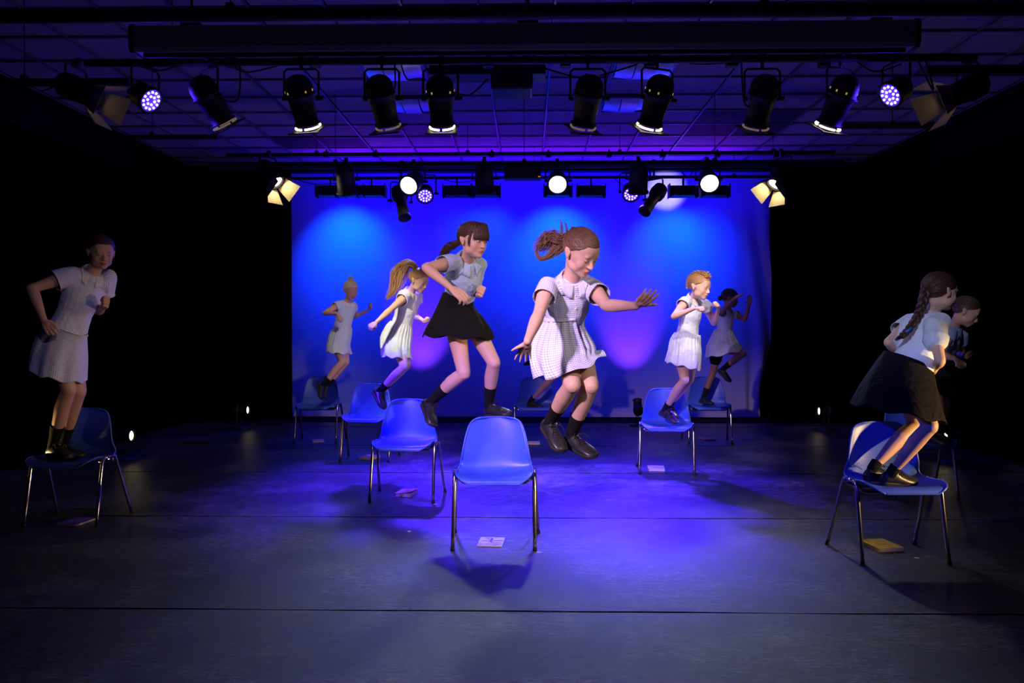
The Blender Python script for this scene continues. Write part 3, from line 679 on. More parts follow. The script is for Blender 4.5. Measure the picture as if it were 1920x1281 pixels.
for s, k in ((-1, 'l'), (1, 'r')):
    CH['front' + k] = leg_mesh([(s * .25, 0, .012), (s * .247, .045, .23), (s * .246, .088, .43), (s * .247, .108, .452), (s * .248, .13, .456)])
    CH['rear' + k] = leg_mesh([(s * .275, .43, .012), (s * .262, .34, .23), (s * .250, .262, .43), (s * .248, .238, .452), (s * .248, .215, .456)])
CH['rail'] = MB().cyl((0, .12, .456), (0, .225, .456), .0115, n=10).mesh('side_rail', [M['chrome']])
CH['bar'] = MB().tube([(-.246, 0, 0), (-.19, 0, -.040), (.19, 0, -.040), (.246, 0, 0)], .010, 8).mesh('cross_bar', [M['chrome']])
CH['cap'] = MB().cyl((0, 0, 0), (0, 0, .018), .0140, .0130, n=12).mesh('rubber_foot', [M['rubber']])
def bolt_mesh():
    mb = MB().box((0, 0, 0), (.017, .011, .014))
    return mb.mesh('bracket', [M['chrome']])
CH['brk'] = bolt_mesh()
def make_chair(label, X, Y, rz=0):
    t = thing('stacking_chair', label, 'chair', (X, Y, 0), 'blue moulded plastic stacking chairs', rz)
    sh = link('seat_shell', CH['shell'], t)
    m = sh.modifiers.new('thickness', 'SOLIDIFY'); m.thickness = .005; m.offset = -1
    for k, s in (('l', -1), ('r', 1)):
        a = link('leg', CH['front' + k], t); link('rubber_foot', CH['cap'], a, (s * .25, 0, .001))
        b = link('leg', CH['rear' + k], t); link('rubber_foot', CH['cap'], b, (s * .275, .43, .001))
        link('side_rail', CH['rail'], t, (s * .248, 0, 0))
    link('cross_bar', CH['bar'], t, (0, .11, .435)); link('cross_bar', CH['bar'], t, (0, .235, .440))
    for s in (-1, 1):
        for y_, z_ in ((.11, .428), (.235, .430)): link('bracket', CH['brk'], t, (s * .230, y_, z_))
    return t
make_chair('empty blue plastic chair front and centre, nearest the camera in the middle', -.208, 4.84)
make_chair('blue plastic chair under the dancer in the black skirt', -.984, 6.18, math.radians(-3))
make_chair('blue plastic chair below the girl with the long flying ponytail', -1.667, 8.10, math.radians(-2))
make_chair('blue plastic chair at the back left, below the girl with the bun', -2.525, 9.42)
make_chair('blue plastic chair at the back centre, half hidden by the jumping girl', .09, 9.35)
make_chair('blue plastic chair right of centre with a trainer in its seat', 1.29, 7.44, math.radians(-8))
make_chair('dim blue plastic chair at the back right near the backdrop edge', 2.15, 9.45, math.radians(-3))
make_chair('dark blue plastic chair at far left with the stooping girl on it', -3.18, 5.36)
make_chair('blue plastic chair at front right with the braided girl crouching on it', 2.16, 4.60, math.radians(2))
make_chair('shadowed blue plastic chair behind the front-right chair', 3.155, 6.38)

# ------------------------------------------------------------------ books
def covermat(name, base, marks):
    "printed paper cover: base colour with irregular coloured blotches and text-like rows"
    m = mat(name, base, 0.35)
    tc = N(m, 'ShaderNodeTexCoord'); prev = None
    for k, (c, thr, sc, st) in enumerate(marks):
        mp = N(m, 'ShaderNodeMapping'); mp.inputs['Scale'].default_value = st; mp.inputs['Location'].default_value = (k * 3.3 + len(name), k * 1.7, 0)
        L(m, tc.outputs['Object'], mp.inputs['Vector'])
        n = N(m, 'ShaderNodeTexNoise'); n.inputs['Scale'].default_value = sc; n.inputs['Detail'].default_value = 2; L(m, mp.outputs[0], n.inputs['Vector'])
        g = N(m, 'ShaderNodeMath', operation='GREATER_THAN'); g.inputs[1].default_value = thr; L(m, n.outputs['Fac'], g.inputs[0])
        mx = N(m, 'ShaderNodeMix', data_type='RGBA'); mx.inputs[7].default_value = (*c, 1)
        if prev: L(m, prev.outputs[2], mx.inputs[6])
        else: mx.inputs[6].default_value = (*base, 1)
        L(m, g.outputs[0], mx.inputs[0]); prev = mx
    L(m, prev.outputs[2], bsdf(m).inputs['Base Color']); return m
M['pages'] = noisy('book_pages', (0.75, 0.68, 0.55), (0.62, 0.55, 0.44), 300, 0.9, stretch=(.05, .05, 3))
TXT = (2.0, 5.0, 1)
BK = [  # px centre, py centre on floor, w(x), d(y), thick, rot, label, material
    (921, 1018, .155, .205, .007, -4, 'thin white picture book with purple ink figure under the front centre chair', covermat('ink_picture_cover', (.85, .80, .86), [((.55, .45, .7), .60, 22, (1, 1, 1)), ((.5, .75, .7), .66, 30, (1, 1, 1))])),
    (762, 928, .135, .19, .026, -12, 'thick pink paperback with a lifting cover beside the second chair', covermat('pink_cover', (.95, .42, .50), [((.75, .20, .55), .60, 26, TXT), ((.6, .7, .7), .66, 20, (1, 1, 1))])),
    (694, 860, .14, .19, .022, -18, 'cream and pink paperback beneath the chair below the ponytail girl', covermat('cream_cover', (.85, .78, .62), [((.9, .4, .35), .56, 14, (1, 1, 1))])),
    (596, 828, .14, .18, .014, 20, 'small pink paperback under the back left chair', covermat('rose_cover', (.85, .38, .65), [((.4, .25, .6), .58, 22, TXT)])),
    (1001, 832, .14, .18, .016, 0, 'pale paperback under the back centre chair, left of the jumping girl\'s shoes', covermat('pale_cover', (.8, .65, .6), [((.6, .4, .4), .6, 20, TXT)])),
    (1230, 881, .155, .20, .024, -6, 'blue-covered paperback with pale pages under the chair right of centre', covermat('blue_cover', (.35, .40, .75), [((.8, .8, .85), .62, 22, TXT)])),
    (1326, 824, .17, .2, .012, 4, 'dark red paperback beside the dim back right chair', covermat('red_cover', (.42, .06, .12), [((.7, .3, .2), .63, 22, TXT)])),
    (143, 981, .155, .2, .014, -8, 'dark purple paperback under the far left chair', covermat('purple_cover', (.20, .10, .30), [((.6, .55, .15), .62, 30, TXT), ((.45, .3, .7), .62, 12, (1, 1, 1))])),
    (1652, 1027, .165, .215, .024, 10, 'thick yellow paperback with red marks under the front right chair', covermat('yellow_cover', (.85, .62, .03), [((.75, .12, .03), .62, 16, (1, 1, 1)), ((.75, .65, .7), .67, 20, (1, 1, 1)), ((.5, .3, .02), .62, 30, TXT)])),
]
for px, py, w_, d_, th, rz, lab, cm in BK:
    p = onfloor(px, py, 0.0); p.z = .0015
    t = thing('book', lab, 'book', p, 'paperback books on the floor', math.radians(rz))
    W, D = w_ / 2, d_ / 2
    link('page_block', MB().box((.002, 0, th / 2 + .0008), (W - .004, D - .003, th / 2 - .0012)).mesh('page_block', [M['pages']], False), t)
    lift = .012 if 'lifting' in lab else .0
    mb = MB(); nn = 8; vs = []
    for k in range(nn + 1):
        u = k / nn; x = -W + 2 * W * u; z = th + lift * u ** 2 * (1 - .0)
        for y in (-D, D): vs.append((-x if 0 else x, y, z + (lift * .5 * (y < 0) * u)))
    fs = [(2 * k, 2 * k + 1, 2 * k + 3, 2 * k + 2) for k in range(nn)]
    o = link('front_cover', mb.add(vs, fs).mesh('front_cover', [cm], False), t); solidify(o, .0008)
    link('back_cover', MB().box((0, 0, .0005), (W, D, .0005)).mesh('back_cover', [cm], False), t)
    link('spine', MB().box((-W - .0005, 0, th / 2), (.001, D, th / 2)).mesh('spine', [cm], False), t)
    if 'ink figure' in lab:
        mb = MB(); zz = th + .0012
        for pts, r in (([(-.005, .08), (.0, .05), (-.004, .01), (.002, -.02)], .007), ([(-.035, .085), (-.01, .08), (.01, .072)], .0045), ([(.0, .0), (.025, .012), (.045, .03), (.06, .028)], .0045),
                       ([(-.06, -.005), (-.045, .015), (-.02, .012), (-.004, .008)], .004), ([(-.055, .07), (-.04, .078), (-.03, .066)], .005), ([(.0, -.03), (.025, -.034), (.05, -.028), (.066, -.02)], .005), ([(-.055, -.075), (-.045, -.066), (-.032, -.072)], .003)):
            mb.tube([(a, b, zz) for a, b in pts], [r * .6] + [r] * (len(pts) - 2) + [r * .3], 6, flat=(Vector((0, 0, 1)), .05))
        for row, y in enumerate((-.060, -.072)):
            x = -.03 + row * .01
            while x < .055: w2 = random.uniform(.002, .005); mb.box((x, y, zz), (w2, .0022, .0002)); x += w2 * 2 + .003
        link('cover_print', mb.mesh('cover_print', [mat('purple_ink', (.09, .02, .30), .4)], False), t)
for px, py, lab in ((767, 997, 'tiny white scrap of paper on the floor behind the front centre chair'), (1719, 1047, 'tiny white scrap of paper on the floor under the front right chair')):
    p = onfloor(px, py); mb = MB().box((p.x, p.y, .002), (.010, .012, .0012), Matrix.Rotation(.4, 3, 'Z'))
    tag(build(mb, 'paper_scrap', M['white_trim'], None, False), lab, 'scrap')
# strips of marking tape at two chairs' feet
for px, py, lab in ((1010, 1036, 'short white tape mark at the right foot of the front centre chair'), (816, 946, 'short pale tape mark at the right foot of the second chair')):
    p = onfloor(px, py); tag(build(MB().box((p.x, p.y, .0012), (.014, .006, .0008)), 'tape_mark', M['white_trim'], None, False), lab, 'tape')
# ------------------------------------------------------------------ people
def ext(parent, px, Lb, s, tag_=''):
    "joint on the photograph's sight line (px) at bone length Lb from parent; s: +1 away from the camera, -1 towards it"
    d = ray(*px).normalized(); m = parent - CAMP; b = d.dot(m); c = m.dot(m) - Lb * Lb; disc = b * b - c
    if disc < 0:
        print('  STRETCH %s %.2f' % (tag_, (CAMP + d * b - parent).length / Lb)); return CAMP + d * b
    return CAMP + d * (b + s * math.sqrt(disc))
def frame_yaw(a):
    a = math.radians(a); F = Vector((math.sin(a), -math.cos(a), 0)); return F, Vector((-math.cos(a), -math.sin(a), 0))
LIMB_ARM = [(0, 1.0), (.15, 1.0), (.4, .92), (.7, .82), (1, .76)]

def hand(mb, Wp, D, Nn, side, hk, pose):
    D = D.normalized(); Nn = (Nn - D * Nn.dot(D)).normalized(); T = D.cross(Nn) * side
    P = lambda t, d, n=0: Wp + (T * t + D * d + Nn * n) * hk
    mb.tube([P(0, -.02), P(0, .01), P(0, .03)], [.021 * hk, .022 * hk, .024 * hk], 10, True, (Nn, .72))
    curls = {'open': (8, 12, 8), 'spread': (4, 10, 6), 'relax': (28, 38, 25), 'fist': (78, 95, 60), 'claw': (35, 70, 45)}[pose]
    base = [(.030, .080, .070, 6), (.010, .085, .077, 1.5), (-.010, .082, .072, -3), (-.028, .073, .057, -8)]
    for i, (t, d, ln, sp) in enumerate(base):
        mb.tube([P(t * .55, .012), P(t * .85, .045), P(t, d)], [.013 * hk, .0125 * hk, .0108 * hk], 8, True)
        if i < 3:
            t2, d2 = base[i + 1][0], base[i + 1][1]
            mb.ell(P((t + t2) / 2 * .85, .045, .001), [T * .013 * hk, D * .036 * hk, Nn * .0105 * hk], 8, 6)
        spd = math.radians(sp * (2.0 if pose == 'spread' else .9 if pose == 'open' else .2))
        dr = D * math.cos(spd) + T * math.sin(spd); a = 0; p = P(t, d); pts = [p]; rr = [.0100 * hk]
        for k, (seg, cu) in enumerate(zip((.45, .30, .25), curls)):
            a += math.radians(cu + (i - 1.5) * (4 if pose in ('relax', 'claw') else 1)); p = p + (dr * math.cos(a) + Nn * math.sin(a)) * ln * seg * hk
            pts.append(p); rr.append((.0088, .0078, .0066)[k] * hk)
        mb.tube(pts, rr, 8, True)
    # thumb leaves the side of the palm near its base
    if pose in ('fist',):
        tp = [P(.020, .018, .006), P(.036, .045, .016), P(.026, .066, .034), P(.006, .070, .040)]
    elif pose in ('relax', 'claw'):
        tp = [P(.018, .018, .004), P(.038, .042, .014), P(.044, .066, .022), P(.040, .084, .028)]
    else:
        tp = [P(.018, .016, .003), P(.044, .034, .008), P(.062, .052, .010), P(.074, .072, .008)]
    mb.tube(tp, [.0145 * hk, .0115 * hk, .0095 * hk, .0078 * hk], 8, True)

def head_prims(mb, C, R, F, U, k):
    P = lambda r, f, u: C + (R * r + F * f + U * u) * k
    E = lambda c, rad: mb.ell(P(*c), [R * rad[0] * k, F * rad[1] * k, U * rad[2] * k], 20, 14)
    E((0, -.012, .030), (.072, .091, .077)); E((0, .020, .000), (.066, .062, .060))
    E((0, .018, -.028), (.056, .064, .070)); E((0, .046, .036), (.056, .038, .048))
    E((0, .060, -.082), (.022, .020, .017)); E((0, .045, -.070), (.036, .030, .026))
    for s in (-1, 1):
        E((s * .036, .020, -.052), (.024, .040, .028)); E((s * .030, .050, -.026), (.028, .026, .032)); E((s * .075, -.008, -.004), (.005, .014, .020))
        E((s * .027, .076, .019), (.021, .010, .008)); E((s * .029, .0685, .000), (.0135, .0125, .0115))
        E((s * .0095, .090, -.031), (.0075, .009, .0065))
        mb.tube([P(s * .068, -.010, -.030), P(s * .075, -.014, -.014), P(s * .081, -.020, .004), P(s * .080, -.024, .016)], [.006 * k, .007 * k, .009 * k, .007 * k], 8, True, (R, .55))
        mb.tube([P(s * .073, .000, -.024), P(s * .073, .002, .0), P(s * .075, -.006, .016), P(s * .080, -.022, .018)], [.0045 * k] * 4, 8, True)
    mb.tube([P(0, .078, .012), P(0, .084, -.008), P(0, .094, -.024), P(0, .0955, -.030)], [.0065 * k, .0070 * k, .0085 * k, .0085 * k], 10, True)
    mb.tube([P(-.021, .072, -.054), P(-.009, .083, -.0505), P(0, .0855, -.0515), P(.009, .083, -.0505), P(.021, .072, -.054)], [.003 * k, .0052 * k, .0055 * k, .0052 * k, .003 * k], 8, True)
    mb.tube([P(-.019, .071, -.058), P(-.008, .081, -.0625), P(.008, .081, -.0625), P(.019, .071, -.058)], [.003 * k, .006 * k, .006 * k, .003 * k], 8, True)

class Person: pass
def person(label, H, Y, yaw, pelvis, neck, nsgn, head, arms, legs, skin, voxel, group='pupils jumping off chairs', girth=1.0, base=None, neckL=None, handk=1.0, tor_k=1.0):
    """arms: {'R': (shoulder px, elbow px, sE, wrist px, sW, tip px, sT, palm normal, pose), 'L': ...}
       legs: {'R': (hip px or None, knee px, sK, ankle px, sA, heel px, toe px, sT)}"""
    p = Person(); k = H / 1.4; p.k = k; p.H = H; p.label = label
    print(label)
    p.pel = at(*pelvis, Y); p.neck = ext(p.pel, neck, neckL or .285 * H, nsgn, 'spine')
    F, R = frame_yaw(yaw); up = (p.neck - p.pel).normalized()
    R = (R - up * R.dot(up)).normalized(); F = R.cross(up) * -1
    if F.dot(frame_yaw(yaw)[0]) < 0: F = -F
    p.F, p.R, p.U = F, R, up
    root = thing('person', label, 'person', (p.pel.x, p.pel.y, 0) if base is None else base, group); p.root = root
    mb = MB(); sl = (p.neck - p.pel).length
    g = girth * k * tor_k; p.g = g
    def st(t): return p.pel + up * sl * t
    p.st = st
    TS = [(-.20, .060, .055), (-.12, .095, .078), (-.02, .112, .088), (.10, .110, .086), (.27, .098, .076), (.42, .092, .072), (.58, .102, .080), (.74, .112, .082), (.86, .108, .070), (.95, .070, .052), (1.02, .046, .044)]
    p.TS = TS
    def torso(m, add, lo=-1, hi=2, n=20):
        rings = []
        for t, a, b in TS:
            if lo <= t <= hi:
                c = st(t) - F * (.012 * k if t > .7 else 0)
                rings.append([c + R * math.cos(2 * math.pi * j / n) * (a * g + add) + F * math.sin(2 * math.pi * j / n) * (b * g + add) for j in range(n)])
        if R.cross(F).dot(up) < 0: rings = [r[::-1] for r in rings]
        m.loft(rings)
    p.torso = torso; torso(mb, 0)
    hx, hy, hyaw, hpitch, hroll, hs = head
    p.C = ext(p.neck, (hx, hy), .122 * k + .03, -1 if hpitch > 5 else 1, 'neck')
    HF, HR = frame_yaw(hyaw); q = Quaternion(HR, -math.radians(hpitch)); HF2 = q @ HF; HU = q @ Vector((0, 0, 1))
    if HF2.z > 0 and hpitch > 0: q = Quaternion(HR, math.radians(hpitch)); HF2 = q @ HF; HU = q @ Vector((0, 0, 1))
    q2 = Quaternion(HF2, math.radians(hroll)); HR = q2 @ HR; HU = q2 @ HU; HF = HF2
    p.HR, p.HF, p.HU, p.hs = HR, HF, HU, hs
    head_prims(mb, p.C, HR, HF, HU, hs)
    nb = p.C - HF * .018 * hs - HU * .055 * hs
    mb.tube([st(.93), p.neck * .5 + nb * .5, nb, p.C - HF * .02 * hs], [.046 * k, .040 * k, .043 * k, .05 * k], 14, True)
    p.arm = {}
    for sd, s in (('R', 1), ('L', -1)):
        sh, el, sE, wr, sW, tip, sT, pn, pose = arms[sd]
        ideal = st(.90) + R * s * .128 * k
        shp = at(*sh, ideal.y) if sh else ideal
        A = shp; B = ext(A, el, .168 * H, sE, sd + ' upper arm'); Cw = ext(B, wr, .148 * H, sW, sd + ' forearm')
        p.arm[sd] = (A, B, Cw)
        mb.tube([st(.88) + R * s * .05 * k, st(.885) + R * s * .085 * k, A], [.042 * k, .043 * k, .041 * k], 12, True)
        x = lambda a, b, t: a.lerp(b, t)
        mb.tube([A, x(A, B, .2), x(A, B, .5), x(A, B, .8), B], [.040 * k, .040 * k, .036 * k, .030 * k, .0285 * k], 14, True)
        mb.tube([B, x(B, Cw, .22), x(B, Cw, .5), x(B, Cw, .8), Cw], [.0285 * k, .0315 * k, .027 * k, .021 * k, .019 * k], 14, True)
        Tp = ext(Cw, tip, .10 * H * (.62 if pose in ('fist',) else .8 if pose in ('claw', 'relax') else 1), sT, sd + ' hand')
        D = (Tp - Cw)
        hand(mb, Cw + D.normalized() * .012 * k, D, Vector(pn), 1 if sd == 'R' else -1, k * .90 * handk, pose)
    p.leg = {}; p.foot = {}
    for sd, s in (('R', 1), ('L', -1)):
        hip, kn, sK, an, sA, heel, toe, sT = legs[sd]
        hj = st(-.02) + R * s * .062 * k
        if hip: hj = at(*hip, hj.y)
        if isinstance(sA, tuple):      # foot planted at a known depth: bend the knee to fit
            A = at(*an, sA[0]); K = ext(hj, kn, .240 * H, sK, sd + ' thigh'); K2 = ext(A, kn, .238 * H, sK, sd + ' shank from foot'); K = (K + K2) / 2
        else:
            K = ext(hj, kn, .240 * H, sK, sd + ' thigh'); A = ext(K, an, .238 * H, sA, sd + ' shank')
        p.leg[sd] = (hj, K, A); x = lambda a, b, t: a.lerp(b, t)
        mb.tube([hj, x(hj, K, .2), x(hj, K, .55), x(hj, K, .88), K], [.068 * g, .068 * g, .056 * g, .045 * k, .043 * k], 16, True)
        sh_ = (A - K).normalized(); fwd = ((K - hj).normalized() - sh_).normalized() if ((K - hj).normalized() - sh_).length > .05 else F
        mb.ell(K + fwd * .008 * k, [Vector((.034 * k, 0, 0)), Vector((0, .034 * k, 0)), Vector((0, 0, .038 * k))])
        b_ = -fwd * .010 * k
        mb.tube([K, x(K, A, .15) + b_ * .6, x(K, A, .33) + b_, x(K, A, .6) + b_ * .5, x(K, A, .85), A], [.040 * k, .0415 * k, .0435 * k, .036 * k, .026 * k, .026 * k], 16, True)
        hp = at(*heel, A.y); tp = ext(hp, toe, .165 * H, sT, sd + ' foot'); FD = (tp - hp).normalized()
        FU = (K - A) - FD * (K - A).dot(FD); FU = FU.normalized()
        p.foot[sd] = (A, FD, FU)
        mb.tube([A - FU * .02 * k, A - FU * .035 * k + FD * .04 * k, A - FU * .055 * k + FD * .10 * k], [.026 * k, .026 * k, .018 * k], 10, True)
    me = remesh(mb, voxel, 4 if voxel < .004 else 2)
    V = co(me); Cc = np.array(p.C); E = np.empty(len(me.edges) * 2, dtype=np.int64); me.edges.foreach_get('vertices', E); E = E.reshape(-1, 2)
    deg = np.bincount(E.ravel(), minlength=len(V)).astype(float)
    def lap(V, w, it, lam=.6):
        for _ in range(it):
            S_ = np.stack([np.bincount(E[:, 0], V[E[:, 1], q], len(V)) + np.bincount(E[:, 1], V[E[:, 0], q], len(V)) for q in range(3)], 1) / deg[:, None]
            V = V + (S_ - V) * (lam * w)[:, None]
        return V
    def hl_(V):
        l = (V - Cc) / hs; return l, l @ np.array(HR), l @ np.array(HF), l @ np.array(HU)
    l, r, f, u = hl_(V); ar = np.abs(r); hd = np.linalg.norm(l, axis=1)
    G_ = lambda a, s: np.exp(-(a / s) ** 2)
    feat = np.clip(G_(ar, .016) * G_(u + .020, .024) * (f > .06) * 1.3 + G_(ar, .024) * G_(u + .056, .011) * (f > .06) * 1.1 + G_(ar - .029, .016) * G_(u, .013) * (f > .05) * .9 + (ar > .066) * (np.abs(u) < .034) * (f < .02) * (f > -.035) * .9, 0, 1)
    n_it = int(round(36 * (.0027 / voxel) ** 1.3 * hs)); V = lap(V, (1 - feat) * (hd < .15), max(n_it, 5))
    hnd = np.zeros(len(V), bool)
    for sd in 'RL':
        hnd |= np.linalg.norm(V - np.array(p.arm[sd][2]), axis=1) < .022 * k
    wl = (hd > .13) * 1.0
    for sd in 'RL':
        dW = (V - np.array(p.arm[sd][2])); aD = np.array((p.arm[sd][2] - p.arm[sd][1]).normalized()); far_ = (np.linalg.norm(dW, axis=1) < .20 * k) & ((dW @ aD > .02 * k)); wl[far_ & ~hnd] = 0
    V = lap(V, wl, max(4, int(12 * .0027 / voxel)))
    loc = (V - Cc) / hs
    r = loc @ np.array(HR); f = loc @ np.array(HF); u = loc @ np.array(HU); ar = np.abs(r)
    tint = np.ones((len(V), 4))
    def paint(mask, c):
        mask = np.clip(mask, 0, 1)[:, None]; tint[:, :3] = tint[:, :3] * (1 - mask) + np.array(c) * mask
    front = (f > .055) & (np.linalg.norm(loc, axis=1) < .14)
    f = np.where(np.linalg.norm(loc, axis=1) < .14, f, -1)
    paint(((f > .03) & (ar < .06) & (ar > .015) & (np.abs(u + .03) < .03)) * .5 * np.exp(-((ar - .036) / .016) ** 2 - ((u + .03) / .016) ** 2), (1.0, .72, .70))
    lip = np.exp(-((ar / .019) ** 4) - (np.abs(u + .0565) / .0088) ** 4) * (f > .066)
    paint(lip * .9, (.78, .30, .30))
    paint((np.exp(-((ar / .017) ** 4) - ((u + .0562) / .0016) ** 2)) * (f > .066) * .8, (.25, .06, .06))
    eb = np.exp(-(((ar - .028) / .016) ** 4) - ((u - .022 + ((ar - .026) / .05) ** 2 * 2) / .0032) ** 2) * front
    paint(eb * .7, (.30, .20, .15))
    ll = np.exp(-(((ar - .029) / .0125) ** 4) - ((u + .0045 - ((ar - .029) / .012) ** 2 * .003) / .0024) ** 2) * front
    paint(ll * .85, (.10, .06, .05))
    sl_ = np.exp(-(((ar - .029) / .013) ** 4) - ((u - .0105 + ((ar - .029) / .012) ** 2 * .003) / .0022) ** 2) * front
    paint(sl_ * .35, (.55, .35, .3))
    paint(np.exp(-((ar - .0085) / .003) ** 2 - ((u + .0365) / .003) ** 2) * (f > .08) * .6, (.3, .1, .1))
    ca = me.color_attributes.new('tint', 'FLOAT_COLOR', 'POINT'); ca.data.foreach_set('color', tint.ravel())
    setco(me, V - np.array(parent_org(root))); me.materials.append(skin)
    me.polygons.foreach_set('use_smooth', [True] * len(me.polygons)); me.name = 'body'
    p.body = link('body', me, root)
    return p

# ---- garments
def cyl_uv(me, p, org, segs):
    "UV in metres wrapped about the nearest bone segment"
    V = co(me) + np.array(org); best = np.full(len(V), 1e9); uv = np.zeros((len(V), 2))
    for k, (a, b, rad, ref) in enumerate(segs):
        a = np.array(a); b = np.array(b); ax = (b - a) / np.linalg.norm(b - a); ref = np.array(ref) - ax * np.dot(ref, ax); ref /= np.linalg.norm(ref); o = np.cross(ax, ref)
        t = np.clip((V - a) @ ax, 0, np.linalg.norm(b - a)); q = V - a - np.outer(t, ax); d = np.linalg.norm(q, axis=1) - rad
        ang = np.arctan2(q @ o, q @ ref); m = d < best; best[m] = d[m]
        uv[m, 0] = ang[m] * (rad + .01); uv[m, 1] = ((V - a) @ ax)[m]
    lay = me.uv_layers.new(name='UVMap'); li = np.empty(len(me.loops), dtype=np.int32); me.loops.foreach_get('vertex_index', li)
    lay.data.foreach_set('uv', uv[li].ravel())
def crease(me, amp, seed, fr=9.0, dirv=None):
    V = co(me); Nn = nrm(me); rs = np.random.RandomState(seed); d = np.zeros(len(V))
    for i in range(6):
        k = rs.normal(size=3); k /= np.linalg.norm(k); k2 = rs.normal(size=3) * 5
        w_ = np.sin(V @ (k * fr * rs.uniform(2, 6)) + 1.6 * np.sin(V @ k2 * 1.5 + rs.uniform(6)) + rs.uniform(6)); d += np.sign(w_) * np.abs(w_) ** 1.3 * rs.uniform(.4, 1)
    setco(me, V + Nn * (d * amp / 3)[:, None])
def bodice(p, m, lo=.2, sleeve=.5, add=.013, voxel=.005, seed=1, cut_lo=None, amp=.004, name='bodice', sleeve_r=.050, sleeve_flare=1.15, closed=''):
    mb = MB(); k = p.k; p.torso(mb, add, lo - .15, .96)
    mb.ell(p.st(.89) - p.F * .006 * k, [p.R * .098 * k, p.F * .074 * k, p.U * .062 * k])
    cuts = []; segs = [(p.st(0), p.st(1), .10 * k, p.F)]
    for sd, s in (('R', 1), ('L', -1)):
        A, B, Cw = p.arm[sd]; ax = (B - A).normalized(); Ls = (B - A).length * sleeve
        mb.tube([p.st(.88) + p.R * s * .045 * k, p.st(.885) + p.R * s * .085 * k, A, A + ax * Ls * .5, A + ax * (Ls + (.05 if sd not in closed else -.03))], [.055 * k, .054 * k, sleeve_r * k * 1.03, sleeve_r * k * (1 + (sleeve_flare - 1) * .5), sleeve_r * k * sleeve_flare], 16, True)
        if sd not in closed: cuts.append((A + ax * Ls, ax, .16 * k, A))
        segs.append((A, A + ax * Ls, .05 * k, p.F))
    me = remesh(mb, voxel, 3)
    V = co(me); mask = np.zeros(len(V), bool)
    for c, n, rad, A in cuts:
        q = V - np.array(c); d = q @ np.array(n); lat = np.linalg.norm(q - np.outer(d, np.array(n)), axis=1); tq = V - np.array(p.st(.5)); ta = tq - np.outer(tq @ np.array(p.U), np.array(p.U)); tr = np.sqrt(((ta @ np.array(p.R)) / (.114 * p.g + add)) ** 2 + ((ta @ np.array(p.F)) / (.088 * p.g + add)) ** 2)
        mask |= (d > 0) & (lat < .088 * k) & (d < .16) & (tr > 1.2)
    if cut_lo is not None: mask |= (V - np.array(p.st(cut_lo))) @ np.array(p.U) < 0
    delverts(me, mask)
    org = parent_org(p.root); setco(me, co(me) - np.array(org)); cyl_uv(me, p, org, segs); crease(me, amp, seed)
    me.materials.append(m); me.polygons.foreach_set('use_smooth', [True] * len(me.polygons)); me.name = name
    from mathutils.bvhtree import BVHTree
    vv = [Vector(v.co) + Vector(org) for v in me.vertices]; p.bvh = BVHTree.FromPolygons(vv, [tuple(q.vertices) for q in me.polygons])
    o = link(name, me, p.root); solidify(o, -.0025); return o
